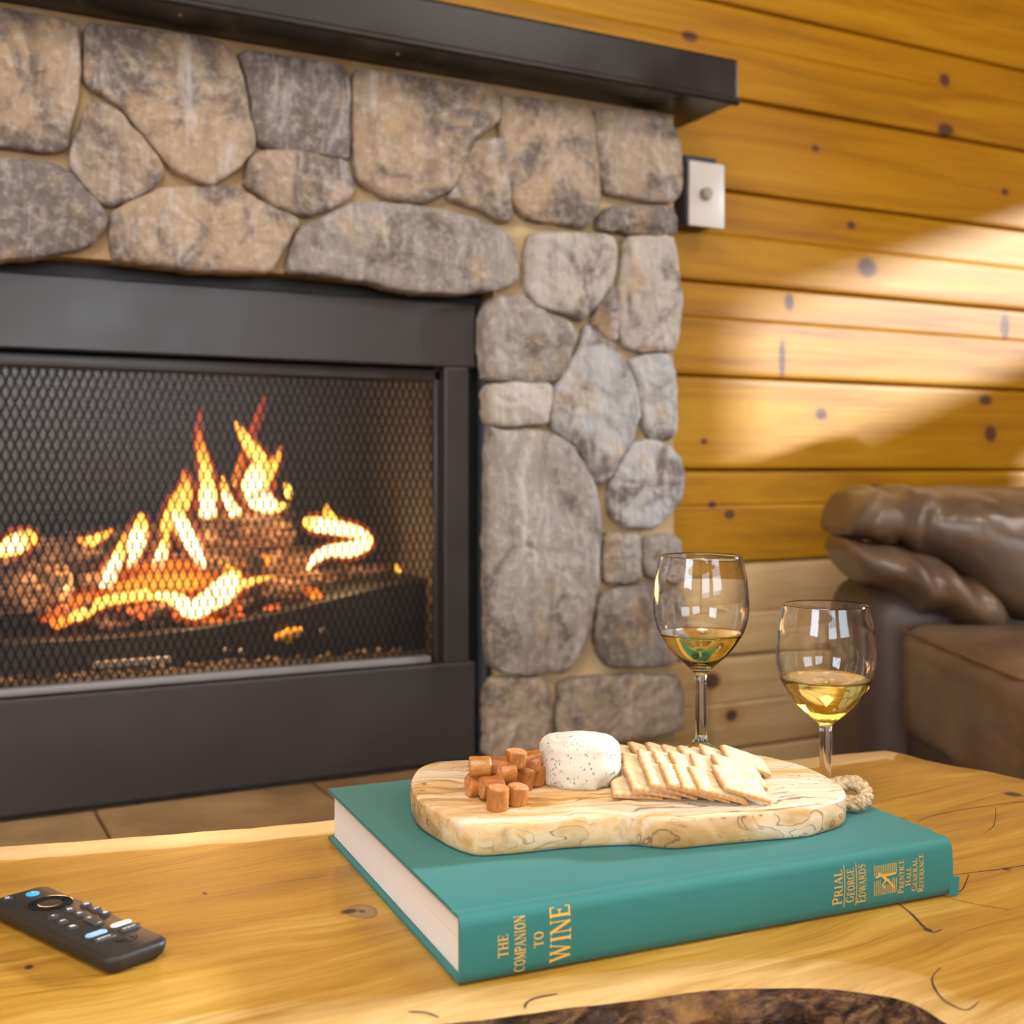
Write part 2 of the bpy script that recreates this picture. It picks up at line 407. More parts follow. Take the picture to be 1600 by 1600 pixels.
STONES = [
 (TAN, 0, [(-60,0),(0,13),(50,22),(122,33),(124,125),(112,185),(102,232),(0,224),(-60,222)]),
 (TAN, 0, [(137,34),(210,43),(292,53),(349,66),(371,94),(386,150),(398,210),(396,233),(375,259),(330,285),(307,279),(270,259),(240,221),(203,173),(180,154),(150,139),(135,120)]),
 (TAN2, 0, [(146,157),(180,169),(210,203),(247,244),(255,262),(240,289),(210,308),(176,317),(157,311),(131,281),(114,251),(116,229),(128,195)]),
 (DRK, 0, [(-60,244),(0,247),(75,253),(109,270),(131,293),(163,326),(165,350),(139,382),(56,399),(0,404),(-60,404)]),
 (TAN, 0, [(178,330),(210,313),(255,294),(322,292),(375,295),(412,318),(468,340),(450,375),(428,415),(412,424),(330,420),(210,410),(183,407),(176,367)]),
 (DRK, 0, [(378,76),(470,91),(545,103),(547,160),(546,240),(540,243),(480,235),(412,225),(401,188),(392,131)]),
 (TAN2, 0, [(392,250),(415,234),(475,238),(540,250),(556,290),(545,308),(525,319),(482,333),(468,332),(424,313),(388,287)]),
 (TAN, 0, [(556,107),(631,116),(712,128),(783,140),(782,185),(762,203),(741,219),(725,255),(712,287),(692,303),(656,315),(623,309),(587,295),(562,275),(558,222)]),
 (TAN2, 0, [(745,223),(786,214),(793,243),(798,300),(802,340),(785,343),(760,327),(705,308),(720,280),(733,247)]),
 (GRY, 0, [(455,409),(472,356),(525,330),(562,315),(610,318),(672,324),(745,340),(794,364),(810,393),(810,437),(777,452),(720,457),(655,454),(586,440),(550,435),(455,425)]),
 (TAN, 0, [(790,148),(842,155),(928,168),(934,243),(940,300),(936,332),(915,352),(875,344),(834,340),(810,320),(798,283),(793,230),(786,186)]),
 (TAN2, 1, [(943,168),(1029,175),(1050,188),(1062,214),(1068,271),(1066,303),(1050,314),(997,307),(952,299),(937,251),(934,186)]),
 (DRK, 1, [(956,322),(1050,322),(1060,342),(1058,364),(1029,366),(940,358),(942,340)]),
 (PAL, 0, [(834,364),(960,366),(966,405),(956,446),(936,474),(912,498),(875,482),(847,478),(826,446),(828,397)]),
 (PAL, 1, [(981,372),(1050,368),(1060,397),(1066,466),(1062,527),(1054,547),(997,547),(977,531),(970,486),(977,425)]),
 (PAL, 0, [(956,446),(968,458),(968,527),(956,531),(930,503)]),
 (GRY, 0, [(765,480),(782,466),(818,462),(842,482),(898,507),(902,530),(890,562),(878,592),(830,596),(766,592),(764,560),(763,510)]),
 (PAL, 0, [(766,602),(820,598),(864,600),(862,635),(856,660),(800,664),(766,660)]),
 (BLU, 0, [(919,509),(936,517),(962,539),(980,566),(997,605),(1002,644),(989,688),(971,714),(954,749),(927,751),(919,723),(906,697),(875,675),(864,653),(868,614),(888,583),(910,548)]),
 (BLU, 1, [(985,562),(1046,553),(1058,587),(1061,666),(1050,684),(1024,686),(1010,662),(1002,605)]),
 (BLU, 1, [(989,697),(1015,688),(1050,697),(1070,727),(1067,780),(1050,802),(1024,824),(984,822),(962,806),(958,771),(967,736)]),
 (GRY, 0, [(767,668),(792,675),(831,673),(866,679),(892,692),(914,727),(932,762),(940,806),(938,894),(927,972),(914,1016),(892,1047),(831,1053),(787,1049),(767,1038)]),
 (GRY, 0, [(949,837),(1002,835),(1003,905),(980,911),(950,907)]),
 (GRY, 1, [(1015,842),(1050,836),(1066,850),(1068,890),(1050,905),(1018,900),(1011,870)]),
 (GRY, 1, [(945,930),(985,918),(1060,915),(1068,960),(1066,1030),(1040,1040),(960,1042),(940,1020),(938,970)]),
 (TAN2, 0, [(767,1064),(855,1062),(862,1100),(860,1150),(852,1176),(767,1190)]),
 (TAN2, 1, [(884,1062),(1060,1056),(1068,1080),(1070,1120),(1068,1142),(880,1172),(876,1120)]),
]
def stone_mesh(poly, deep, seed):
    pts = [on_y(px, py, FY) for px, py in poly]
    P = [Vector((p.x, p.z)) for p in pts]
    # round the corners a little, then break the outline up
    Q = []
    for i in range(len(P)):
        a, b = P[i], P[(i + 1) % len(P)]
        Q += [a.lerp(b, 0.12), a.lerp(b, 0.88)]
    n = 96
    R = resample(Q, n)
    c = sum(R, Vector((0, 0))) / n
    R = [q + (q - c).normalized() * (0.0042 + 0.0030 * nz((q.x, q.y, seed), 55) + 0.0012 * nz((q.x, q.y, seed), 140)) for q in R]
    size = min(max(q.x for q in R) - min(q.x for q in R), max(q.y for q in R) - min(q.y for q in R))
    back = WALL_Y - 0.002 if deep else MY + 0.012
    e = min(0.016, size * 0.18)
    V, F = [], []
    rings = [(0.0, back), (0.0, FY + 0.010), (0.10, FY + 0.0045), (0.3, FY + 0.0012), (1.0, FY)]
    tilt = Vector((random.uniform(-1, 1), random.uniform(-1, 1))) * 0.03
    bulge = random.uniform(0.002, 0.007)
    def push(q, y, w):
        d = (q - c)
        h = (fbm((q.x, 0, q.y), 20, seed) * 0.0055 + fbm((q.x, 0, q.y), 75, seed) * 0.0024) * w
        V.append((q.x, y - h + d.dot(tilt) * w, q.y))
    for s, y in rings:
        for q in R:
            L = (q - c).length
            push(c + (q - c) * (1 - s * e / max(L, e * 1.1)), y, min(1, s * 2.2) if s else 0.0)
    inner = [c + (q - c) * (1 - e / max((q - c).length, e * 1.1)) for q in R]
    for k in (0.88, 0.76, 0.64, 0.52, 0.40, 0.28, 0.15):
        for q in inner: push(c + (q - c) * k, FY - bulge * (1 - k * k), 1)
    m = len(rings) + 7
    push(c, FY - bulge, 1)
    for j in range(m - 1):
        for i in range(n):
            l = (i + 1) % n
            F.append((j * n + i, j * n + l, (j + 1) * n + l, (j + 1) * n + i))
    for i in range(n): F.append(((m - 1) * n + i, (m - 1) * n + (i + 1) % n, m * n))
    return V, F
for i, (colr, deep, poly) in enumerate(STONES):
    o = mobj('stone', stone_mesh(poly, deep, i * 3.1), M_stone, fire_place, world=True, ang=60)
    k = random.uniform(0.92, 1.08)
    o.color = (colr[0] * k, colr[1] * k, colr[2] * k, 1)
# the left leg and the lintel's left end, beyond the frame
def px_of(x, z, y=FY):                       # where a wall point falls on the sensor (inverse of on_y)
    X = CS * x - SN * y; Y = SN * x + CS * y
    return (CX + FPX * X / Y, CY - FPX * (z - CAM_Z) / Y)
LEFT = [(-0.55, -0.37, 0.25, 0.55), (-0.355, -0.185, 0.25, 0.62), (-0.55, -0.385, 0.57, 0.83), (-0.37, -0.185, 0.64, 0.985), (-0.55, -0.385, 0.85, 1.13),
        (-0.37, -0.20, 1.0, 1.14), (-0.55, -0.30, 1.155, 1.34), (-0.185, 0.055, 1.005, 1.15), (-0.285, 0.05, 1.16, 1.34)]
for i, (x0, x1, z0, z1) in enumerate(LEFT):
    cx, cz = (x0 + x1) / 2, (z0 + z1) / 2; poly = []
    for k in range(14):
        a = 2 * pi * k / 14
        u, w = cos(a), sin(a); q = max(abs(u), abs(w)) ** 0.75
        poly.append(px_of(cx + (x1 - x0) / 2 * u / q, cz + (z1 - z0) / 2 * w / q))
    o = mobj('stone', stone_mesh(poly[::-1], 0, 100 + i * 2.3), M_stone, fire_place, world=True, ang=60)
    o.color = (*random.choice([TAN, GRY, TAN2, DRK]), 1)

# raised hearth
t = NT('brown_slate_tile', 0.5, 0.4); co = t.coord()
t.set('Base Color', t.ramp(t.noise(co, 7, 5, 0.6), [(0.3, (0.20, 0.11, 0.040)), (0.7, (0.38, 0.235, 0.10))])); t.bump(t.noise(co, 60, 4), 0.3, 0.004)
M_tile = t.m
hearth = thing('hearth', 'raised brown tiled hearth under the black fireplace insert', 'hearth', (0.3, 1.5, 0))
mobj('hearth_base', box(-0.7, 1.19, 1.26, MY - 0.001, 0, HZ - 0.015), M_mortar, hearth, world=True, smooth=False)
for i in range(6):
    for j in range(2):
        x0 = -0.7 + 0.315 * i + 0.002; y0 = 1.265 + 0.235 * j
        mobj('tile', rbox(x0, x0 + 0.3125, y0, y0 + 0.2335, HZ - 0.016, HZ + 0.0006 * (i % 2) - 0.001, 0.002, 1), M_tile, hearth, world=True)

# mantel
mant = thing('mantel_shelf', 'long dark stained mantel shelf over the stone fireplace', 'mantel', (0.34, 1.72, MANT_Z))
mobj('shelf_board', rbox(-0.62, 1.289, 1.628, WALL_Y - 0.004, MANT_Z + 0.001, 1.4257, 0.007, 2), M_mantel, mant, world=True, ang=18)
mobj('front_bead', rbox(-0.62, 1.291, 1.624, 1.640, MANT_Z - 0.002, MANT_Z + 0.011, 0.004, 1), M_mantel, mant, world=True, ang=18)
M_screw = plain('brass_screw', (0.35, 0.2, 0.08), 0.35, metal=1.0)
for px, py in [(282, 24), (622, 85)]:
    p = on_z(px, py, MANT_Z)
    mobj('screw', xf(lathe([(0, -0.0016), (0.003, -0.0012), (0.0035, 0.001), (0, 0.001)], 10), Matrix.Translation((p.x, p.y, MANT_Z))), M_screw, mant, world=True)

# wall switch on its box
sw = thing('wall_switch', 'small white wall switch plate on a dark box beside the stone edge', 'switch', (1.30, WALL_Y, 1.265))
p0, p1 = on_y(1076, 352, 1.795), on_y(1131, 258, 1.795)
mobj('back_box', rbox(p0.x - 0.004, p1.x - 0.012, 1.800, WALL_Y + 0.004, p0.z + 0.004, p1.z + 0.012, 0.003), plain('dark_box', (0.03, 0.03, 0.045), 0.5), sw, world=True)
mobj('cover_plate', rbox(p0.x, p1.x, 1.792, 1.800, p0.z, p1.z, 0.003), plain('white_plastic', (0.72, 0.69, 0.64), 0.35), sw, world=True)
k = on_y(1102, 303, 1.79)
kn = mobj('knob', xf(lathe([(0, -0.012), (0.010, -0.011), (0.0115, -0.008), (0.012, 0.004), (0, 0.004)], 20), Matrix.Translation((k.x, 1.79, k.z)) @ Matrix.Rotation(-pi / 2, 4, 'X')),
     plain('grey_knob', (0.42, 0.38, 0.30), 0.35, metal=0.4), sw, world=True)

# ------------------------------------------------------------------ fireplace insert
IY = 1.745                                    # front of the face frame
ins = thing('fireplace_insert', 'black gas fireplace insert with diamond mesh screen set in the stone', 'fireplace insert', (0.34, IY, HZ))
u0, u1, v0, v1 = -0.165, 0.842, HZ + 0.001, 0.988     # face frame outside
w0, w1, y0_, y1_ = -0.105, 0.786, 0.405, 0.884        # opening
fy1 = IY + 0.028
mobj('face_panel', rbox(u0, u1, IY, fy1, y1_, v1, 0.003), M_face, ins, world=True, ang=18)
mobj('face_panel', rbox(u0, u1, IY, fy1, v0, y0_, 0.003), M_face, ins, world=True, ang=18)
mobj('face_panel', rbox(u0, w0, IY, fy1, y0_, y1_, 0.003), M_face, ins, world=True, ang=18)
mobj('face_panel', rbox(w1, u1 - 0.012, IY, fy1, y0_, y1_, 0.003), M_face, ins, world=True, ang=18)
gp = [(u1 + 0.0125, IY - 0.003 + 0.003 * nz((z, 0, 0), 60), v0 + (v1 - v0) * z / 60.0) for z in range(61)]
mobj('gasket', tube(gp, [0.0105 + 0.0016 * nz((i, 2, 0), 0.9) for i in range(61)], 8), metal_material('black_rope_gasket', (0.016, 0.018, 0.024), 0.6), ins, world=True)
mobj('gap_backing', join(box(u0 - 0.008, u1 + 0.024, 1.776, 1.84, v1 - 0.01, OZ1 - 0.001), box(u1 - 0.03, OX1 - 0.001, 1.776, 1.84, HZ + 0.001, v1 - 0.01), box(OX0 + 0.001, u0 + 0.03, 1.776, 1.84, HZ + 0.001, v1 - 0.01), box(u0 + 0.03, u1 - 0.03, 1.776, 1.84, HZ + 0.001, y0_ - 0.031)), M_black, ins, world=True, smooth=False)  # black backing added so the gaps round the insert stay dark like shade
# inner reveal, firebox liner
FB = 2.14
mobj('liner', join(box(w0 - 0.004, w1 + 0.004, FB, FB + 0.01, y0_ - 0.03, y1_ + 0.02), box(w0 - 0.014, w0 - 0.004, fy1, FB, y0_ - 0.03, y1_ + 0.02),
                   box(w1 + 0.004, w1 + 0.014, fy1, FB, y0_ - 0.03, y1_ + 0.02), box(w0, w1, fy1, FB, y1_ + 0.01, y1_ + 0.02)), M_firewall, ins, world=True, smooth=False)
mobj('firebox_floor', box(w0, w1, fy1, FB, y0_ - 0.03, y0_ + 0.012), M_firewall, ins, world=True, smooth=False)
mobj('screen_frame', join(rbox(w0, w1, 1.764, 1.774, y1_ - 0.022, y1_ - 0.004, 0.002), rbox(w0, w0 + 0.014, 1.764, 1.774, y0_, y1_, 0.002), rbox(w1 - 0.010, w1, 1.764, 1.774, y0_, y1_, 0.002)), M_face, ins, world=True)
mobj('gap_shade_strip', box(w0, w1, 1.7745, 1.781, y1_ - 0.008, y1_ + 0.012), M_mesh, ins, world=True, smooth=False)  # dark strip in place of the shade in the gap above the screen
mobj('bottom_rail', rbox(w0, w1 - 0.02, 1.752, 1.772, y0_ + 0.002, y0_ + 0.013, 0.003), M_edge, ins, world=True)
def mesh_screen():
    p, hh = 0.012, 0.0145; V, F = [], []
    cols = int((w1 - w0) / p) + 1; rows = int((y1_ - y0_) / hh) + 1
    wd, th = 0.0013, 0.0010
    for i in range(cols):
        for s in (-1, 1):
            for k in range(rows):
                xa = w0 + p * i + (s * p / 2 if k % 2 else 0); xb = w0 + p * i + (s * p / 2 if (k + 1) % 2 else 0)
                za = y0_ + k * hh; zb2 = za + hh
                if zb2 > y1_ or min(xa, xb) < w0 or max(xa, xb) > w1: continue
                # wider where two strands are bonded
                wa = wd * 1.0; wb = wd * 1.0
                n = len(V)
                for x, z, w in ((xa, za, wa), (xb, zb2, wb)):
                    V += [(x - w, 1.768, z), (x, 1.768 - th, z), (x + w, 1.768, z), (x, 1.768 + th, z)]
                for q in range(4):
                    r = (q + 1) % 4; F.append((n + q, n + r, n + 4 + r, n + 4 + q))
    return V, F
mobj('mesh_screen', mesh_screen(), M_mesh, ins, world=True, smooth=False, kind='stuff')
t = NT('firebox_glass'); gl = t.n('BsdfGlossy', {'Color': (1, 1, 1, 1), 'Roughness': 0.30}); tr = t.n('BsdfTransparent', {'Color': (0.94, 0.95, 0.95, 1)})
t.t.links.new(t.n('MixShader', {0: t.n('Fresnel', {'IOR': 1.5}), 1: tr, 2: gl}), t.out.inputs[0])
mobj('glass_pane', box(w0, w1, 1.782, 1.785, y0_, y1_), t.m, ins, world=True, smooth=False)
# burner tray, gas valve and rating plate
def tray():
    pts = [on_y(x, y, 1.835) for x, y in [(-120, 1010), (60, 1003), (180, 996), (300, 984), (420, 962), (520, 936), (610, 915), (690, 900)]]
    V, F = [], []
    path = smooth_path([tuple(p) for p in pts], k=4)
    for x, y, z in path: V += [(x, 1.83, y0_ + 0.008), (x, 1.83, z), (x, 1.845, z + 0.002), (x, 2.08, z + 0.01), (x, 2.08, y0_ + 0.008)]
    for i in range(len(path) - 1):
        for q in range(5): F.append((i * 5 + q, i * 5 + (q + 1) % 5, i * 5 + 5 + (q + 1) % 5, i * 5 + 5 + q))
    F += [tuple(range(5)), tuple((len(path) - 1) * 5 + q for q in range(5))]
    return V, F
mobj('burner_tray', tray(), M_black, ins, world=True, smooth=False)
p = on_y(452, 993, 1.82)
mobj('gas_valve', xf(join(tube([(-0.022, 0, -0.002), (0.0, 0, 0.002), (0.02, 0, 0.006)], [0.005, 0.010, 0.007], 10), tube([(0.0, 0, -0.012), (0.002, 0, 0.012)], 0.006, 10)),
     Matrix.Translation(p)), plain('yellow_valve', (0.75, 0.42, 0.02), 0.4), ins, world=True, label='yellow gas valve under the burner tray')
p = on_y(207, 1036, 1.80)
mobj('rating_plate', rbox(p.x - 0.055, p.x + 0.055, p.y, p.y + 0.003, p.z - 0.004, p.z + 0.006, 0.001, 1), plain('pale_plate', (0.45, 0.43, 0.42), 0.5), ins, world=True, label='pale strip plate at the firebox floor')
for px_, py_ in [(355, 1016), (378, 1018), (505, 985)]:
    p = on_y(px_, py_, 1.815)
    mobj('bolt', xf(lathe([(0, -0.004), (0.0045, -0.0035), (0.005, 0.004), (0, 0.004)], 10), Matrix.Translation(p) @ Matrix.Rotation(-pi / 2, 4, 'X')), M_edge, ins, world=True)
# crushed cinders on the firebox floor
rs = random.Random(3); parts = []
for i in range(380):
    x = rs.uniform(w0 + 0.03, w1 - 0.03); y = rs.uniform(1.80, 1.90); r = rs.uniform(0.003, 0.008)
    bm = bmesh.new(); bmesh.ops.create_icosphere(bm, subdivisions=1, radius=r)
    for vv in bm.verts: vv.co *= rs.uniform(0.7, 1.25)
    vf = from_bm(bm); parts.append(([q + Vector((x, y, y0_ + 0.012 + r * 0.3)) for q in vf[0]], vf[1]))
t = NT('cinders', 0.9); t.set('Base Color', t.ramp(t.noise(t.coord(), 70, 2), [(0.35, (0.03, 0.025, 0.02)), (0.65, (0.22, 0.17, 0.10))]))
mobj('cinders', join(*parts), t.m, ins, world=True, kind='stuff')

# ceramic logs, each a thing
def fire_log_material():
    t = NT('charred_bark', 0.9, 0.2); co = t.coord()
    n1 = t.noise(t.map(co, (9, 40, 40)), 1.6, 6, 0.68, 0.8); n2 = t.noise(co, 16, 3)
    c = t.ramp(n1, [(0.40, (0.018, 0.012, 0.011)), (0.5, (0.12, 0.065, 0.042)), (0.64, (0.38, 0.27, 0.20))])
    c = t.mix(t.rng(n2, 0.58, 0.7), c, (0.02, 0.017, 0.016))
    t.set('Base Color', c); t.bump(n1, 0.9, 0.012); return t.m
M_flog = fire_log_material()
def fire_log(label, y, a, b, rpx, seed, sag=0.0):
    pa, pb = on_y(*a, y), on_y(*b, y); r = rpx * (pa - Vector((0, 0, CAM_Z))).length / FPX
    pb.y += random.uniform(-0.02, 0.03); mid = (pa + pb) / 2
    d = pb - pa; L = d.length; n, k = 24, 20; V, F = [], []
    x = d.normalized(); u = Vector((0, 0, 1)); u = (u - x * u.dot(x)).normalized(); w = x.cross(u)
    for i in range(n + 1):
        s = i / n; c = d * (s - 0.5) + Vector((0, 0, sag * (1 - (2 * s - 1) ** 2)))
        e = 1.0 - 0.25 * max(0, abs(2 * s - 1) - 0.9) * 10
        for j in range(k):
            a_ = 2 * pi * j / k; dd = u * cos(a_) + w * sin(a_)
            rr = r * e * (1 + 0.16 * fbm((c.x + dd.x * r, c.y + dd.y * r, c.z + dd.z * r), 22, seed) + 0.07 * nz((s * 3, j * 1.4, seed), 1.0))
            V.append(c + dd * rr)
    for i in range(n):
        for j in range(k):
            l = (j + 1) % k; F.append((i * k + j, i * k + l, (i + 1) * k + l, (i + 1) * k + j))
    F += [tuple(range(k))[::-1], tuple(n * k + j for j in range(k))]
    o = mobj('fire_log', (V, F), M_flog); o.location = mid
    tag(o, label, 'fire log', 'ceramic logs in the fire'); return o
fire_log('long back log glowing along the left of the firebox', 2.02, (-110, 900), (260, 845), 34, 1)
fire_log('short thick upper log with dark charred end under the tallest flames', 2.00, (300, 836), (455, 822), 34, 2)
fire_log('middle log slanting under the flames at the centre of the fire', 1.97, (120, 905), (500, 880), 30, 3)
fire_log('front log with black gap lying along the tray edge', 1.89, (140, 966), (330, 955), 24, 4)
fire_log('short front log with glowing right end beside the yellow valve', 1.90, (318, 945), (505, 916), 28, 5)
fire_log('dim log at the right end of the fire bed', 1.98, (470, 905), (620, 898), 20, 6)
fire_log('grey log behind the low flames at the far left', 1.90, (-130, 935), (110, 920), 40, 8)

# flames: one fire, each tongue a part
def flame_material():
    t = NT('flame'); t.t.nodes.remove(t.b)
    h0 = t.n('Attribute', out='Fac', attribute_name='tongue_heat', attribute_type='GEOMETRY')
    fc = t.n('LayerWeight', {'Blend': 0.35}, out='Facing')
    nn = t.noise(t.coord(), 45, 3)
    h = t.math('MULTIPLY', h0, t.math('SUBTRACT', 1.15, t.math('MULTIPLY', fc, t.math('ADD', 0.35, nn))), clamp=True)
    c = t.ramp(h, [(0.0, (0.55, 0.035, 0.004)), (0.28, (1.0, 0.17, 0.012)), (0.52, (1.0, 0.42, 0.035)), (0.78, (1.0, 0.66, 0.12)), (1.0, (1.0, 0.86, 0.46))])
    st = t.rng(h, 0.0, 1.0, 1.2, 5.5, smooth=False)
    em = t.n('Emission', {'Color': c, 'Strength': st}); tr = t.n('BsdfTransparent')
    al = t.math('MULTIPLY', t.rng(fc, 0.95, 0.12), t.rng(h0, 0.0, 0.6, 0.22, 0.92))
    t.t.links.new(t.n('MixShader', {0: al, 1: tr, 2: em}), t.out.inputs[0]); return t.m
M_flame = flame_material()
fire = thing('fire', 'bright yellow and orange gas fire burning over the ceramic logs', 'fire', on_y(270, 960, 1.95))
C2 = lambda x, y: (x / 2.2222, 580 + y / 2.2222)
FL = [  # crop points (x, y, width, heat)
 (1.95, [(700,125,4,.05),(692,180,14,.15),(690,230,22,.28),(705,300,34,.5),(718,370,44,.72),(722,440,56,.9),(722,505,50,1)]),
 (1.96, [(818,175,8,.45),(840,215,26,.6),(872,265,44,.7),(905,320,52,.75),(885,385,84,.9),(900,440,84,1),(950,470,46,.9),(1000,464,12,.6)]),
 (1.955, [(972,262,6,.4),(962,300,24,.5),(935,350,38,.65),(905,400,46,.85)]),
 (1.99, [(918,90,6,.0),(905,130,20,.08),(885,190,20,.15),(852,270,16,.22),(828,340,16,.4),(808,400,12,.5)]),
 (1.94, [(772,365,6,.5),(782,420,26,.8),(796,460,34,1),(818,492,42,1)]),
 (1.95, [(992,388,10,.5),(1000,415,28,.75),(1003,440,14,.6)]),
 (1.95, [(640,340,10,.2),(646,400,40,.5),(625,460,60,.65),(590,520,50,.7),(570,575,26,.5)]),
 (1.93, [(492,500,26,.5),(482,560,58,.85),(468,620,46,1),(452,685,16,.8)]),
 (1.93, [(438,560,8,.4),(415,630,34,.75),(385,700,50,1),(368,755,40,1)]),
 (1.92, [(582,565,10,.5),(565,620,38,.85),(548,680,40,1),(545,728,24,.9)]),
 (1.92, [(592,430,10,.4),(612,490,36,.75),(645,560,54,1),(685,630,42,1),(706,690,18,.9)]),
 (1.86, [(785,675,14,.5),(808,715,60,.8),(778,760,84,1),(720,800,70,1),(668,828,62,1),(605,790,44,.9),(540,780,26,.75),(470,800,12,.5)]),
 (1.87, [(950,712,8,.5),(890,725,22,.65),(830,745,34,.75),(770,770,40,.8)]),
 (1.93, [(1060,698,10,.7),(1090,655,30,1),(1140,625,40,1),(1220,618,52,1),(1276,592,40,.95),(1225,556,48,1),(1150,542,46,1),(1090,530,50,.95),(1050,520,22,.6)]),
 (1.935, [(1132,465,10,.4),(1140,500,36,.6),(1165,540,54,.8)]),
 (1.94, [(1345,746,10,.5),(1375,735,28,.7),(1430,722,24,.65),(1500,694,20,.7)]),
 (1.94, [(1375,672,6,.4),(1386,700,28,.6),(1390,730,24,.6)]),
 (1.95, [(-60,640,30,.5),(0,625,44,.75),(60,598,66,.85),(100,575,44,.7),(122,600,18,.5)]),
 (1.96, [(275,585,14,.4),(310,592,34,.65),(350,575,28,.6),(392,552,10,.4)]),
 (1.86, [(205,862,18,.45),(250,855,32,.65),(300,835,36,.7),(360,800,36,.65),(440,785,36,.7),(520,770,34,.75)]),
 (1.86, [(690,850,14,.2),(735,868,26,.3),(790,875,22,.25),(855,862,14,.15)]),
 (1.87, [(1060,760,20,.25),(1090,775,40,.35),(1110,795,30,.25)]),
 (1.86, [(160,855,18,.2),(200,880,30,.35),(240,860,26,.35)]),
 (1.885, [(300,790,14,.15),(420,765,60,.36),(520,748,74,.42),(640,738,64,.42),(750,722,36,.3)]),  # wide faint tongues here imitate the orange haze over the bed
 (1.905, [(400,700,20,.12),(500,705,64,.30),(600,695,74,.34),(710,690,40,.25)]),
 (1.88, [(130,860,16,.1),(200,830,50,.25),(300,800,56,.32),(380,780,30,.25)]),
 (1.93, [(905,640,10,.3),(930,650,26,.4),(932,672,14,.3)]),
]
for yy, pl in FL:
    sp = smooth_path(pl, k=5)
    pts, rad, heat = [], [], []
    for i, (x, y, w, h) in enumerate(sp):
        p = on_y(*C2(x, y), yy + 0.006 * sin(i * 0.6)); pts.append(p)
        rad.append(max(0.001, 0.56 * max(w, 1) / 2.2222 * (p - Vector((0, 0, CAM_Z))).length / FPX)); heat.append(max(0, min(1, h)))
    o = mobj('flame', tube(pts, rad, 14, flat=(Vector((0, 1, 0)), 0.55)), M_flame, fire, world=True, ang=180)
    at = o.data.attributes.new('tongue_heat', 'FLOAT', 'POINT')
    at.data.foreach_set('value', [h for h in heat for _ in range(14)])
    if len(pl) > 3:                           # faint shell standing in for the soft glow round each larger tongue
        g = mobj('flame_glow', tube(pts, [r * 1.5 + 0.0015 for r in rad], 14, flat=(Vector((0, 1, 0)), 0.5)), M_flame, o, ang=180)
        g.data.vertices.foreach_set('co', [c for v in tube(pts, [r * 1.5 + 0.0015 for r in rad], 14, flat=(Vector((0, 1, 0)), 0.5))[0] for c in (MATS[fire.name].inverted() @ v)])
        at = g.data.attributes.new('tongue_heat', 'FLOAT', 'POINT')
        at.data.foreach_set('value', [0.12 * h for h in heat for _ in range(14)])
for i, (px_, py_, e) in enumerate([(290, 870, 6.0), (390, 800, 2.5), (520, 860, 2.5), (120, 900, 3.0)]):   # the light the flames give
    l = bpy.data.lights.new('flame_light', 'POINT'); l.energy = e; l.color = (1.0, 0.50, 0.19); l.shadow_soft_size = 0.05
    o = bpy.data.objects.new('flame_light', l); COL.objects.link(o); o.location = on_y(px_, py_, 1.845)
t = NT('glowing_embers', 0.9); n1 = t.noise(t.coord(), 40, 3)
t.set('Base Color', (0.05, 0.02, 0.015, 1)); t.set('Emission Color', (1.0, 0.16, 0.02, 1)); t.set('Emission Strength', t.rng(n1, 0.45, 0.7, 0.0, 3.0))
parts = []
for i in range(200):
    p = on_y(rs.uniform(40, 500), 0, rs.uniform(1.86, 1.96)); q = on_y(rs.uniform(60, 480), rs.uniform(945, 965), p.y)
    bm = bmesh.new(); bmesh.ops.create_icosphere(bm, subdivisions=1, radius=rs.uniform(0.005, 0.011)); vf = from_bm(bm)
    parts.append(([w_ + q for w_ in vf[0]], vf[1]))
mobj('embers', join(*parts), t.m, fire, world=True, kind='stuff')
#SECTION2

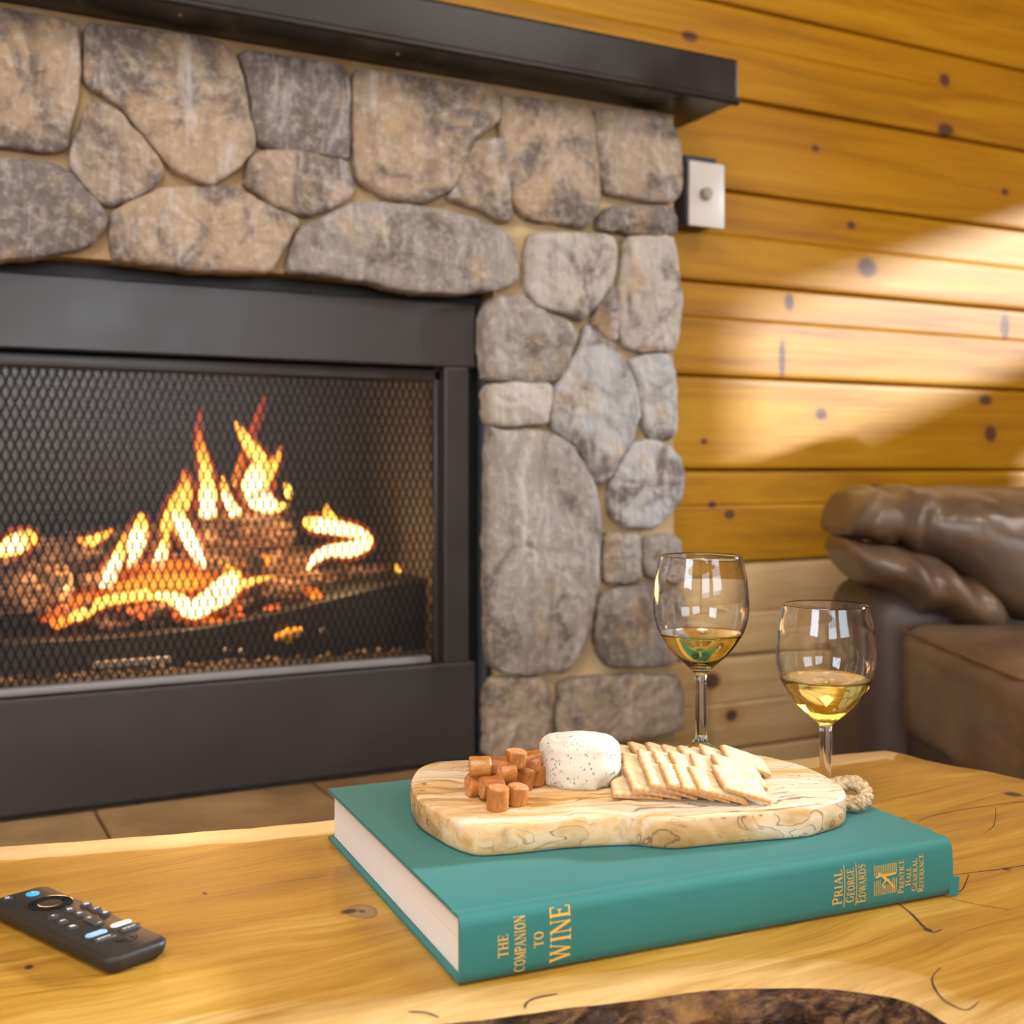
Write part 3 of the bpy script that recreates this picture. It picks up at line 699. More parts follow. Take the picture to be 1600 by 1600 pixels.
# ------------------------------------------------------------------ coffee table: live-edge slab
TZ = 0.45
def wood_table_material():
    t = NT('honey_slab_wood', 0.42, 0.45); co = t.vm('ADD', t.coord(), (0.1, 0.7, 0.0))
    items, arcs = [], []
    for px, py, rx, ry in [(566, 1424, 22, 11), (320, 1396, 5, 3), (1583, 1241, 17, 5), (1572, 1358, 8, 3), (1408, 1279, 8, 3), (1450, 1453, 9, 4), (45, 1511, 9, 5)]:
        c = on_z(px, py, TZ); a = on_z(px + rx, py, TZ); b = on_z(px, py - ry, TZ)
        items.append((c, ((a - c).length, (b - c).length, 1.0)))
    warp = t.noise(t.map(co, (2.2, 5, 1)), 1.6, 3, 0.5)
    wv = t.vm('ADD', co, t.n('CombineXYZ', {1: t.math('MULTIPLY', t.math('SUBTRACT', warp, 0.5), 0.06)}))
    g1 = t.noise(t.map(wv, (2.6, 26, 1)), 1.5, 6, 0.62, 0.9)
    g2 = t.noise(t.map(wv, (9, 330, 1)), 1.4, 5, 0.66, 0.4)
    g3 = t.noise(t.map(co, (3, 6, 1)), 1.3, 3, 0.5)
    f = t.math('ADD', t.math('ADD', t.math('MULTIPLY', g1, 0.46), t.math('MULTIPLY', g2, 0.30)), t.math('MULTIPLY', g3, 0.24))
    c = t.ramp(f, [(0.36, (0.19, 0.082, 0.009)), (0.45, (0.34, 0.170, 0.018)), (0.53, (0.43, 0.240, 0.031)), (0.64, (0.54, 0.345, 0.085))])
    sap = t.n('Attribute', out='Fac', attribute_name='sapwood', attribute_type='GEOMETRY')
    sapc = t.ramp(f, [(0.36, (0.47, 0.29, 0.10)), (0.6, (0.66, 0.475, 0.22))])
    c = t.mix(t.rng(t.math('ADD', sap, t.math('MULTIPLY', t.math('SUBTRACT', g1, 0.5), 0.6)), 0.25, 0.75), c, sapc)
    core, halo = t.spots(co, items[1:] + [(on_z(545, 1424, TZ), (0.007, 0.005, 1.0))])
    # the big knot: a pale brown eye with a dark rim
    d = t.vm('SUBTRACT', co, tuple(items[0][0])); d = t.vm('MULTIPLY', d, (1 / items[0][1][0], 1 / items[0][1][1], 1)); L = t.vm('LENGTH', d, out=1)
    L = t.math('ADD', L, t.math('MULTIPLY', t.math('SUBTRACT', t.noise(co, 60, 2), 0.5), 0.5))
    c = t.mix(t.math('MULTIPLY', t.rng(L, 2.6, 1.0), 0.35), c, (0.42, 0.19, 0.03))
    c = t.mix(t.math('MULTIPLY', t.rng(L, 1.12, 1.0), 0.6), c, (0.05, 0.025, 0.012)); c = t.mix(t.rng(L, 1.0, 0.88), c, (0.30, 0.19, 0.085)); c = t.mix(t.rng(L, 0.32, 0.2), c, (0.06, 0.03, 0.015))
    c = t.mix(t.math('MULTIPLY', halo, 0.3), c, (0.36, 0.17, 0.03)); c = t.mix(t.math('MULTIPLY', core, 0.92), c, (0.04, 0.02, 0.012))
    t.set('Base Color', c); t.set('Roughness', t.rng(g1, 0.3, 0.7, 0.36, 0.5)); t.bump(t.math('ADD', g1, t.math('MULTIPLY', g2, 0.5)), 0.12, 0.002)
    return t.m
M_slab = wood_table_material()
back_px = [(0, 1320), (60, 1316), (130, 1312), (195, 1306), (260, 1302), (325, 1296), (390, 1292), (450, 1286), (504, 1281)]
back = [on_z(x, y, TZ) for x, y in back_px]
out_l = [Vector((-0.62, 0.93, TZ)), Vector((-0.40, 0.945, TZ)), Vector((-0.15, 0.94, TZ))] + back + [Vector((0.42, 0.872, TZ)), Vector((0.57, 0.866, TZ))]
out_l += [on_z(x, y, TZ) for x, y in [(1232, 1186), (1300, 1178), (1383, 1171), (1412, 1176), (1426, 1180), (1455, 1188), (1484, 1194), (1542, 1203), (1600, 1216)]]
out_l += [Vector((x, y, TZ)) for x, y in [(0.885, 0.60), (0.892, 0.48), (0.888, 0.36), (0.86, 0.30), (0.76, 0.285), (0.66, 0.31), (0.58, 0.345), (0.52, 0.37), (0.485, 0.388)]]
out_l += [on_z(x, y, TZ) for x, y in [(1492, 1600), (1470, 1588), (1448, 1572), (1418, 1557), (1380, 1548), (1320, 1541), (1250, 1537), (1170, 1538), (1100, 1541), (1050, 1548), (1000, 1556), (900, 1567), (800, 1580), (720, 1590), (640, 1599)]]
out_l += [Vector((x, y, TZ)) for x, y in [(0.17, 0.552), (0.08, 0.565), (-0.1, 0.57), (-0.35, 0.56), (-0.60, 0.555), (-0.66, 0.62), (-0.67, 0.75), (-0.66, 0.87)]]
N_T = 420
rim = resample(out_l, N_T)
rim = [p + Vector((0.0010 * nz(p, 70), 0.0012 * nz(p, 60, 5), 0)) for p in rim]
cen = Vector((0.2, 0.7, TZ))
def outward(i, k=3):
    d = rim[(i + k) % N_T] - rim[i - k]; n = Vector((d.y, -d.x, 0)).normalized()
    return n
area2 = sum(rim[i].x * rim[(i + 1) % N_T].y - rim[(i + 1) % N_T].x * rim[i].y for i in range(N_T))
SGN = 1 if area2 > 0 else -1
OUTN = [outward(i) * SGN for i in range(N_T)]
for _ in range(25): OUTN = [(OUTN[i - 1] + OUTN[i] + OUTN[(i + 1) % N_T]).normalized() for i in range(N_T)]
table = thing('coffee_table', 'honey coloured live edge slab coffee table with a bark hollow on its front edge', 'table', (0.1, 0.7, 0))
def front_wt(p):                              # 1 along the front and left live edge with bark
    return max(0.0, min(1.0, (0.60 - p.y) / 0.04)) * max(0.0, min(1.0, (0.52 - p.x) / 0.04))
bm = bmesh.new(); lay = bm.verts.layers.float.new('sapwood')
Minv = MATS[table.name].inverted()
def ring(off, dz, sapv):
    r = []
    for i in range(N_T):
        endcut = rim[i].x > 0.80 and rim[i].y < 0.83
        v = bm.verts.new(Minv @ (rim[i] + OUTN[i] * off(i) + Vector((0, 0, dz)))); v[lay] = 0.0 if endcut else sapv * (1 - 0.45 * front_wt(rim[i])); r.append(v)
    return r
r0 = ring(lambda i: 0.0, -0.0022, 1.0); r1 = ring(lambda i: -0.003, -0.0004, 1.0); r2 = ring(lambda i: -0.033 + 0.003 * front_wt(rim[i]), 0, 0.8); r3 = ring(lambda i: -0.042, 0, 0.0)
rb = ring(lambda i: 0.004 - 0.010 * front_wt(rim[i]), -0.012, 1.0); rc = ring(lambda i: 0.002 - 0.014 * front_wt(rim[i]), -0.058, 0.6)
for a, b in ((rc, rb), (rb, r0), (r0, r1), (r1, r2), (r2, r3)):
    for i in range(N_T):
        j = (i + 1) % N_T; bm.faces.new((a[i], a[j], b[j], b[i]))
edges = [bm.edges.get((r3[i], r3[(i + 1) % N_T])) for i in range(N_T)]
bmesh.ops.triangle_fill(bm, use_beauty=True, edges=edges)
bm.faces.new(rc)
bmesh.ops.recalc_face_normals(bm, faces=bm.faces)
me = bpy.data.meshes.new('tabletop'); bm.to_mesh(me); bm.free(); finish(me, True, 50); me.materials.append(M_slab)
top = bpy.data.objects.new('tabletop', me); COL.objects.link(top); top.parent = table
# bark on the front edge
t = NT('dark_rough_bark', 0.8, 0.3); co = t.coord(); n1 = t.noise(t.map(co, (22, 50, 75)), 2.0, 8, 0.74, 1.0); n2 = t.noise(co, 26, 5)
c = t.ramp(n1, [(0.40, (0.008, 0.005, 0.004)), (0.5, (0.075, 0.034, 0.016)), (0.6, (0.22, 0.115, 0.05)), (0.72, (0.42, 0.28, 0.14))])
c = t.mix(t.rng(n2, 0.55, 0.72), c, (0.30, 0.15, 0.05)); t.set('Base Color', c); t.bump(n1, 0.8, 0.006); M_bark = t.m
idx = [i for i in range(N_T) if rim[i].y < 0.60 and rim[i].x < 0.50]
st = next(i for i in idx if (i - 1) % N_T not in idx); seq = []; i = st
while i in idx and len(seq) < N_T: seq.append(i); i = (i + 1) % N_T
V, F, K = [], [], 28
fine = []
for a, b in zip(seq, seq[1:]):
    for s in range(3):
        q = s / 3; fine.append((rim[a].lerp(rim[b], q), OUTN[a].lerp(OUTN[b], q)))
for j, (p, nrm) in enumerate(fine):
    fade = min(1, j / 12, (len(fine) - 1 - j) / 12)
    for k in range(K):
        s = k / (K - 1)
        off = 0.003 + 0.030 * s ** 0.7 - 0.016 * max(0, s - 0.6) / 0.4
        cre = -0.013 * math.exp(-((s - 0.42 - 0.12 * nz(p, 9, 2)) / 0.10) ** 2)
        b = 0.011 * fbm((p.x, p.y, s * 0.06), 34, 4) + 0.007 * fbm((p.x, p.y, s * 0.06), 120, 9)
        amp = min(1, s * 6)
        q = p + nrm * ((off + cre + b) * fade * amp + 0.001 * amp) + Vector((0, 0, -0.0024 - 0.058 * s + 0.006 * amp * (b * 40) * 0.12))
        V.append(q)
for j in range(len(fine) - 1):
    for k in range(K - 1): F.append((j * K + k, (j + 1) * K + k, (j + 1) * K + k + 1, j * K + k + 1))
mobj('bark_edge', (V, F), M_bark, table, world=True, ang=70)
# checks in the wood
M_crack = plain('dark_check', (0.045, 0.022, 0.012), 0.9)
for pl, wd in [([(1403, 1411), (1414, 1420), (1425, 1429), (1438, 1443), (1447, 1451), (1458, 1457), (1472, 1452)], 0.0009), ([(1432, 1285), (1452, 1276), (1500, 1266), (1560, 1257), (1640, 1247)], 0.0005),
           ([(1484, 1368), (1530, 1362), (1572, 1357), (1630, 1347)], 0.0005), ([(1514, 1366), (1505, 1388), (1494, 1396)], 0.0004), ([(1556, 1262), (1553, 1290), (1535, 1303)], 0.0003),
           ([(1470, 1512), (1456, 1530), (1468, 1556), (1490, 1572), (1512, 1578), (1530, 1565)], 0.0006), ([(820, 1576), (824, 1566), (842, 1558), (872, 1553)], 0.0008), ([(638, 1581), (664, 1582), (686, 1590)], 0.0007),
           ([(1474, 1400), (1520, 1412), (1580, 1422)], 0.0003), ([(100, 1440), (170, 1427), (230, 1422)], 0.0003)]:
    P = [on_z(x, y, TZ) for x, y in pl]
    P = [Vector(q) for q in smooth_path([tuple(q) for q in P], k=5)]; V, F = [], []
    for i, q in enumerate(P):
        d = P[min(i + 1, len(P) - 1)] - P[max(i - 1, 0)]; n = Vector((-d.y, d.x, 0)).normalized()
        w = wd * (0.35 + 0.65 * sin(pi * (i + 0.4) / len(P))) * (1 + 0.5 * nz(q, 300))
        V += [q + n * w + Vector((0, 0, 0.00012)), q - n * w + Vector((0, 0, 0.00012))]
    for i in range(len(P) - 1): F.append((2 * i, 2 * i + 1, 2 * i + 3, 2 * i + 2))
    mobj('crack', (V, F), M_crack, table, world=True, smooth=False)
for x in (-0.42, 0.66):
    mobj('leg', rbox(x - 0.045, x + 0.045, 0.44 if x > 0 else 0.62, 0.80, 0, TZ - 0.055, 0.008), M_log_plain, table, world=True)

# ------------------------------------------------------------------ the book
A = side(-0.0273, 0.616, TZ)                  # lower near corner at the spine's left end
BROT = math.atan2(0.1316, 0.3042) - YAW
BL, BW, BT = 0.3314, 0.268, 0.0372
book = thing('book', 'large teal cloth hardcover book about wine lying on the coffee table', 'book', A, BROT)
t = NT('teal_book_cloth', 0.62, 0.35); co = t.coord()
n1 = t.noise(co, 9, 3); wv = t.noise(t.map(co, (900, 900, 900)), 1.0, 2)
t.set('Base Color', t.mix(n1, (0.016, 0.142, 0.134), (0.026, 0.182, 0.162))); t.set('Sheen Weight', 0.08); t.bump(wv, 0.10, 0.0006); M_cloth = t.m
def spine_y(z):
    s = (z - BT / 2) / (BT / 2); return -0.0022 * (1 - s * s)
def cover_profile():
    o = []                                    # outer line from upper fore edge round the spine to the lower fore edge
    top_ = [(BW, BT - 0.0006), (BW - 0.0006, BT), (0.6 * BW, BT), (0.3 * BW, BT), (0.0165, BT), (0.0135, BT - 0.0004), (0.011, BT - 0.0014), (0.0085, BT - 0.0006), (0.006, BT - 0.0002), (0.0028, BT - 0.0006), (0.0010, BT - 0.0018)]
    o += top_
    for i in range(1, 16):
        z = BT - 0.003 - (BT - 0.006) * i / 16.0; o.append((spine_y(z), z))
    o += [(y, BT - z) for y, z in top_[::-1]]
    return o
pr = cover_profile(); k = len(pr); BTH = 0.0026
nt_ = 11
inn_ = [((y if y > 0.004 else 0.0022), BT - BTH) if q < nt_ else (((y if y > 0.004 else 0.0022), BTH) if q >= k - nt_ else (0.0018, max(BTH, min(BT - BTH, z)))) for q, (y, z) in enumerate(pr)]
V, F = [], []
xs = [0, BL * 0.25, BL * 0.5, BL * 0.75, BL]
for x in xs:
    V += [(x, y, z) for y, z in pr] + [(x, y, z) for y, z in inn_]
K2 = 2 * k
for i in range(len(xs) - 1):
    a_, b_ = i * K2, (i + 1) * K2
    for q in range(k - 1):
        F += [(a_ + q, a_ + q + 1, b_ + q + 1, b_ + q), (a_ + k + q, b_ + k + q, b_ + k + q + 1, a_ + k + q + 1)]
    for q in (0, k - 1): F.append((a_ + q, b_ + q, b_ + k + q, a_ + k + q))
for e_ in (0, (len(xs) - 1) * K2):
    for q in range(k - 1): F.append((e_ + q, e_ + q + 1, e_ + k + q + 1, e_ + k + q))
mobj('cover', (V, F), M_cloth, book, ang=35)
t = NT('page_edges', 0.8, 0.2); co = t.coord(); ln = t.noise(t.map(co, (4, 4, 1700)), 1.0, 2, 0.5); sg = t.noise(t.map(co, (0.5, 0.5, 110)), 1.0, 1, 0.4)
c = t.mix(t.rng(sg, 0.52, 0.58), (0.86, 0.84, 0.82), (0.80, 0.70, 0.58)); c = t.mix(t.math('MULTIPLY', ln, 0.35), c, (0.55, 0.48, 0.42), 'MULTIPLY')
t.set('Base Color', c); t.bump(ln, 0.2, 0.0005)
mobj('page_block', rbox(0.0035, BL - 0.0035, 0.0018, BW - 0.004, 0.0027, BT - 0.0027, 0.0004, 1), t.m, book)
mobj('headband', tube([(0.0026, 0.0018 + 0.001 * sin(i * pi / 12), 0.004 + (BT - 0.008) * i / 12) for i in range(13)], 0.0009, 6), plain('headband_cloth', (0.03, 0.12, 0.10), 0.7), book)
# a torn flap of cloth at the lower right of the spine
fl = [(BL - 0.002, -0.0012, 0.0005), (BL + 0.0045, -0.002, 0.0008), (BL + 0.0052, -0.0022, 0.009), (BL + 0.0046, -0.003, 0.0125), (BL - 0.002, -0.002, 0.0135)]
mobj('torn_flap', (fl + [(x, y + 0.0007, z) for x, y, z in fl], [(0, 1, 2, 3, 4), (9, 8, 7, 6, 5)] + [(i, i + 5, (i + 1) % 5 + 5, (i + 1) % 5) for i in range(5)]), M_cloth, book, smooth=False)

# gold lettering: a small serif alphabet made of strokes
def arc(cx, cy, rx, ry, a0, a1, n=12):
    return [(cx + rx * cos(radians(a0 + (a1 - a0) * i / n)), cy + ry * sin(radians(a0 + (a1 - a0) * i / n))) for i in range(n + 1)]
TK, TN, SF = 0.17, 0.075, 0.06
def sf(x, y, w=0.17): return ([(x - w, y), (x + w, y)], SF)
GL = {
 'T': (0.80, [([(0.40, 0), (0.40, 1)], TK), ([(0.03, 0.96), (0.77, 0.96)], TN), ([(0.05, 0.98), (0.05, 0.76)], SF), ([(0.75, 0.98), (0.75, 0.76)], SF), sf(0.40, 0.03)]),
 'H': (0.90, [([(0.19, 0), (0.19, 1)], TK), ([(0.71, 0), (0.71, 1)], TK), ([(0.19, 0.52), (0.71, 0.52)], TN), sf(0.19, 0.03), sf(0.71, 0.03), sf(0.19, 0.97), sf(0.71, 0.97)]),
 'E': (0.76, [([(0.19, 0), (0.19, 1)], TK), ([(0.04, 0.04), (0.68, 0.04)], TN), ([(0.04, 0.96), (0.66, 0.96)], TN), ([(0.19, 0.52), (0.52, 0.52)], TN), ([(0.68, 0.02), (0.71, 0.24)], SF), ([(0.65, 0.98), (0.67, 0.76)], SF), ([(0.52, 0.40), (0.52, 0.64)], SF)]),
 'F': (0.72, [([(0.19, 0), (0.19, 1)], TK), ([(0.04, 0.96), (0.66, 0.96)], TN), ([(0.19, 0.50), (0.50, 0.50)], TN), ([(0.65, 0.98), (0.67, 0.74)], SF), ([(0.50, 0.38), (0.50, 0.62)], SF), sf(0.19, 0.03)]),
 'C': (0.84, [(arc(0.46, 0.5, 0.36, 0.46, 50, 120), TN), (arc(0.44, 0.5, 0.34, 0.46, 115, 245), TK), (arc(0.46, 0.5, 0.36, 0.46, 240, 320), TN), ([(0.72, 0.98), (0.72, 0.70)], SF)]),
 'O': (0.94, [(arc(0.47, 0.5, 0.34, 0.46, 110, 250), TK), (arc(0.47, 0.5, 0.34, 0.46, -70, 70), TK), (arc(0.47, 0.5, 0.34, 0.47, 60, 120), TN), (arc(0.47, 0.5, 0.34, 0.47, 240, 300), TN)]),
 'M': (1.08, [([(0.17, 0), (0.17, 1)], TN), ([(0.20, 1), (0.54, 0.08)], TK), ([(0.54, 0.08), (0.88, 1)], TN), ([(0.90, 0), (0.90, 1)], TK), sf(0.17, 0.03, 0.13), sf(0.90, 0.03), sf(0.12, 0.97, 0.1), sf(0.95, 0.97, 0.1)]),
 'P': (0.76, [([(0.19, 0), (0.19, 1)], TK), ([(0.04, 0.96), (0.42, 0.96)], TN), (arc(0.40, 0.73, 0.26, 0.23, 90, -90), 0.14), ([(0.19, 0.49), (0.42, 0.49)], TN), sf(0.19, 0.03)]),
 'R': (0.88, [([(0.19, 0), (0.19, 1)], TK), ([(0.04, 0.96), (0.42, 0.96)], TN), (arc(0.40, 0.74, 0.25, 0.22, 90, -90), 0.14), ([(0.19, 0.51), (0.42, 0.51)], TN), ([(0.42, 0.50), (0.78, 0.03)], TK), sf(0.19, 0.03), sf(0.80, 0.03, 0.1)]),
 'A': (0.90, [([(0.14, 0), (0.46, 1)], TN), ([(0.44, 1), (0.76, 0)], TK), ([(0.24, 0.34), (0.65, 0.34)], TN), sf(0.13, 0.03, 0.12), sf(0.77, 0.03, 0.14)]),
 'N': (0.94, [([(0.17, 0), (0.17, 1)], TN), ([(0.15, 1), (0.78, 0.02)], TK), ([(0.78, 0), (0.78, 1)], TN), sf(0.17, 0.03, 0.13), sf(0.78, 0.97, 0.13), sf(0.10, 0.97, 0.1)]),
 'I': (0.42, [([(0.21, 0), (0.21, 1)], TK), sf(0.21, 0.03), sf(0.21, 0.97)]),
 'W': (1.24, [([(0.12, 1), (0.38, 0.02)], TK), ([(0.38, 0.02), (0.62, 1)], TN), ([(0.58, 1), (0.84, 0.02)], TK), ([(0.84, 0.02), (1.10, 1)], TN), sf(0.12, 0.97, 0.13), sf(0.60, 0.97, 0.13), sf(1.10, 0.97, 0.12)]),
 'L': (0.72, [([(0.19, 0), (0.19, 1)], TK), ([(0.04, 0.04), (0.64, 0.04)], TN), ([(0.64, 0.02), (0.67, 0.28)], SF), sf(0.19, 0.97)]),
 'G': (0.92, [(arc(0.46, 0.5, 0.36, 0.46, 50, 120), TN), (arc(0.44, 0.5, 0.34, 0.46, 115, 245), TK), (arc(0.46, 0.5, 0.36, 0.46, 240, 300), TN), ([(0.74, 0.06), (0.74, 0.42)], 0.15), sf(0.74, 0.42, 0.14), ([(0.72, 0.98), (0.72, 0.72)], SF)]),
 'D': (0.92, [([(0.19, 0), (0.19, 1)], TK), ([(0.04, 0.96), (0.42, 0.96)], TN), ([(0.04, 0.04), (0.42, 0.04)], TN), (arc(0.40, 0.5, 0.38, 0.46, 90, -90), 0.14)]),
 'S': (0.68, [(arc(0.34, 0.74, 0.22, 0.22, 40, 180), TN), (smooth_path([(0.12, 0.76), (0.22, 0.60), (0.46, 0.44), (0.56, 0.26)], k=4), TK), (arc(0.34, 0.25, 0.23, 0.22, 0, -150), TN), ([(0.55, 0.98), (0.55, 0.72)], SF), ([(0.10, 0.02), (0.10, 0.28)], SF)]),
 'f': (0.40, [([(0.2, 0), (0.2, 0.85), (0.27, 0.97), (0.38, 0.98)], 0.11), ([(0.05, 0.68), (0.38, 0.68)], 0.1)]), 'i': (0.24, [([(0.12, 0), (0.12, 0.68)], 0.11), ([(0.12, 0.84), (0.12, 0.96)], 0.12)]),
 'r': (0.40, [([(0.12, 0), (0.12, 0.68)], 0.11), ([(0.12, 0.45), (0.22, 0.64), (0.38, 0.67)], 0.1)]), 'e': (0.6, [([(0.08, 0.35), (0.52, 0.35)], 0.09), (arc(0.3, 0.35, 0.22, 0.33, 0, 310), 0.1)]),
 't': (0.42, [([(0.18, 0.95), (0.18, 0.15), (0.26, 0.02), (0.38, 0.02)], 0.11), ([(0.04, 0.68), (0.38, 0.68)], 0.1)]), 'v': (0.56, [([(0.05, 0.68), (0.28, 0.02), (0.51, 0.68)], 0.1)]),
 ' ': (0.34, []),
}
def ribbon(pts, w, step):
    out = [pts[0]]
    for a, b in zip(pts, pts[1:]):
        L = math.hypot(b[0] - a[0], b[1] - a[1]); n = max(1, int(L / step))
        out += [(a[0] + (b[0] - a[0]) * i / n, a[1] + (b[1] - a[1]) * i / n) for i in range(1, n + 1)]
    V, F = [], []
    for i, p in enumerate(out):
        q, r = out[max(i - 1, 0)], out[min(i + 1, len(out) - 1)]
        dx, dy = r[0] - q[0], r[1] - q[1]; L = math.hypot(dx, dy) or 1
        V += [(p[0] - dy / L * w / 2, p[1] + dx / L * w / 2), (p[0] + dy / L * w / 2, p[1] - dx / L * w / 2)]
    for i in range(len(out) - 1): F.append((2 * i, 2 * i + 1, 2 * i + 3, 2 * i + 2))
    return V, F
def text2d(s, cap, length=None, small=1.0):
    """strokes of a line of text; returns 2-D verts and faces, centred on the reading axis"""
    V, F, x = [], [], 0.0
    for n, ch in enumerate(s):
        w, strokes = GL[ch]; sc = cap if (n == 0 or small == 1.0) else cap * small
        for pts, th in strokes:
            v, f = ribbon(pts, th, 0.25); b = len(V)
            V += [(x + p[0] * sc, p[1] * sc) for p in v]; F += [tuple(i + b for i in g) for g in f]
        x += (w + 0.04 - (0.20 if s[n:n + 2] in ('WA', 'AW') else 0.08 if s[n:n + 2] in ('PA',) else 0)) * sc
    kx = (length / x) if length else 1.0
    return [((p[0] - x / 2) * kx, p[1]) for p in V], F
t = NT('gold_foil', 0.32, 0.5, 0.55); t.set('Base Color', (0.86, 0.58, 0.13, 1)); M_gold = t.m
def on_spine(V2, F2, s_base, zc, name='spine_lettering'):
    """reading direction runs up the spine; the letters' tops point to its left end"""
    V, seen = [], []
    for u, v in V2:
        z = zc + u; V.append((s_base - v, spine_y(z) - 0.00025, z))
    mobj(name, (V, F2), M_gold, book, smooth=False)
zc = BT / 2
for s, s_base, cap, ln, sm, dz in [('THE', 0.0265, 0.0058, 0.0125, 1, 0.0), ('COMPANION', 0.0366, 0.0063, 0.0300, 1, -0.0006), ('TO', 0.0470, 0.0055, 0.0088, 1, 0.0004), ('WINE', 0.0633, 0.0122, 0.0305, 1, 0.0012),
                               ('PRIAL', 0.2450, 0.0072, 0.0212, 0.84, 0.0), ('GEORGE', 0.2540, 0.0064, 0.0205, 0.84, 0.0), ('EDWARDS', 0.2627, 0.0064, 0.0235, 0.84, 0.0),
                               ('PRENTICE', 0.2921, 0.0045, 0.0208, 0.82, 0.0), ('HALL', 0.2974, 0.0042, 0.0118, 0.82, -0.0005), ('GENERAL', 0.3026, 0.0043, 0.0200, 0.82, -0.0003), ('REFERENCE', 0.3077, 0.0043, 0.0238, 0.82, 0.0)]:
    v2, f2 = text2d(s, cap, ln, sm); on_spine(v2, f2, s_base, zc + dz)
for s_base in (0.2466, 0.2556):
    v2, f2 = ribbon([(-0.0128, 0), (0.0128, 0)], 0.00055, 0.002); on_spine(v2, f2, s_base, zc, 'spine_rule')
# emblem: a block of lines with a running figure cut across it
V2, F2 = [], []
def add2(vf):
    b = len(V2); V2.extend(vf[0]); F2.extend([tuple(i + b for i in g) for g in vf[1]])
for i in range(13):
    y = 0.0168 * i / 12
    cut0, cut1 = (0.0012 - 0.004 * (i in (3, 4, 5, 6, 7, 8)), 0.0032)
    add2(ribbon([(-0.0092, y), (cut0 - 0.0012 * abs(6 - i) / 6, y)], 0.00052, 0.002)); add2(ribbon([(cut1, y), (0.0092, y)], 0.00052, 0.002))
for pts, w in [([(0.0030, 0.0002), (0.0026, 0.006), (0.0030, 0.0110), (0.0022, 0.0162)], 0.0013), ([(0.0028, 0.0110), (0.0012, 0.0088), (-0.0004, 0.0078)], 0.0022),
               ([(-0.0002, 0.0078), (-0.0028, 0.0108), (-0.0052, 0.0088)], 0.0011), ([(0.0002, 0.0072), (-0.0030, 0.0042), (-0.0062, 0.0012)], 0.0015), ([(0.0034, 0.0135), (0.0046, 0.0122)], 0.0018)]:
    add2(ribbon(pts, w, 0.0015))
on_spine(V2, F2, 0.2860, zc, 'spine_emblem')

# ------------------------------------------------------------------ serving board on the book
BKZ = TZ + BT
SBZ = BKZ + 0.0193
top_px = [(643, 1226), (645, 1212), (655, 1199), (675, 1191), (700, 1188), (745, 1186), (790, 1184), (850, 1181), (920, 1177), (1000, 1173), (1080, 1171), (1144, 1174), (1186, 1179), (1228, 1188), (1265, 1199), (1299, 1216), (1317, 1229), (1321, 1239), (1316, 1246),
          (1304, 1251), (1282, 1257), (1260, 1262), (1199, 1267), (1149, 1271), (1094, 1276), (1060, 1279), (1030, 1278), (1000, 1275), (984, 1274), (926, 1276), (868, 1280), (809, 1286), (767, 1289), (745, 1289), (728, 1286), (705, 1278), (689, 1270), (668, 1258), (652, 1246)]
outl = [on_z(x, y, SBZ) for x, y in top_px]
outl = resample([Vector(q) for q in closed_path([tuple(p) for p in outl], 4)], 160)
bc = sum(outl, Vector()) / len(outl)
board = thing('serving_board', 'striped olive wood serving board with wavy front edge lying on the teal book', 'cutting board', (bc.x, bc.y, BKZ), -YAW + radians(8))
t = NT('olive_wood', 0.5, 0.35); co = t.coord()
wp = t.noise(co, 22, 3, 0.5, 0.6)
wv = t.vm('ADD', co, t.n('CombineXYZ', {0: t.math('MULTIPLY', t.math('SUBTRACT', wp, 0.5), 0.03), 1: t.math('MULTIPLY', t.math('SUBTRACT', t.noise(t.map(co, (9, 16, 9)), 1.0, 4, 0.55, 0.5), 0.5), 0.06), 2: 0.0}))
g1 = t.noise(t.map(wv, (7, 55, 30)), 1.0, 5, 0.6, 0.4); g2 = t.noise(t.map(wv, (5, 30, 24), (3, 1, 2)), 1.0, 2, 0.4, 0.2)
vein = t.math('ABSOLUTE', t.math('SUBTRACT', t.math('FRACT', t.math('MULTIPLY', g2, 13.0)), 0.5))
c = t.ramp(g1, [(0.36, (0.50, 0.25, 0.06)), (0.45, (0.64, 0.41, 0.17)), (0.54, (0.73, 0.56, 0.36)), (0.64, (0.78, 0.66, 0.51))])
patch = t.noise(co, 13, 2)
gs = t.noise(t.map(wv, (17, 17, 30), (1, 4, 2)), 1.0, 3, 0.5, 0.8)
vs_ = t.math('ABSOLUTE', t.math('SUBTRACT', t.math('FRACT', t.math('MULTIPLY', gs, 11.0)), 0.5))
nz_ = t.n('SeparateXYZ', {0: t.n('NewGeometry', out='Normal')}, out=2)
vein = t.n('Mix', {0: t.rng(nz_, 0.3, 0.7), 2: vs_, 3: vein})
c = t.mix(t.math('MULTIPLY', t.math('MULTIPLY', t.rng(nz_, 0.7, 0.3), t.rng(gs, 0.46, 0.62)), 0.55), c, (0.36, 0.20, 0.085))
c = t.mix(t.math('MULTIPLY', t.math('MULTIPLY', t.rng(vein, 0.11, 0.0), t.rng(patch, 0.34, 0.52)), 0.72), c, (0.10, 0.055, 0.035))
c = t.mix(t.math('MULTIPLY', t.rng(g1, 0.40, 0.33), 0.35), c, (0.13, 0.075, 0.04))
t.set('Base Color', c); t.bump(g1, 0.06, 0.001); M_olive = t.m
V, F = [], []; n = len(outl)
on = []
for i in range(n):
    d = outl[(i + 1) % n] - outl[i - 1]; on.append(Vector((d.y, -d.x, 0)).normalized())
if sum(outl[i].x * outl[(i + 1) % n].y - outl[(i + 1) % n].x * outl[i].y for i in range(n)) < 0: on = [-q for q in on]
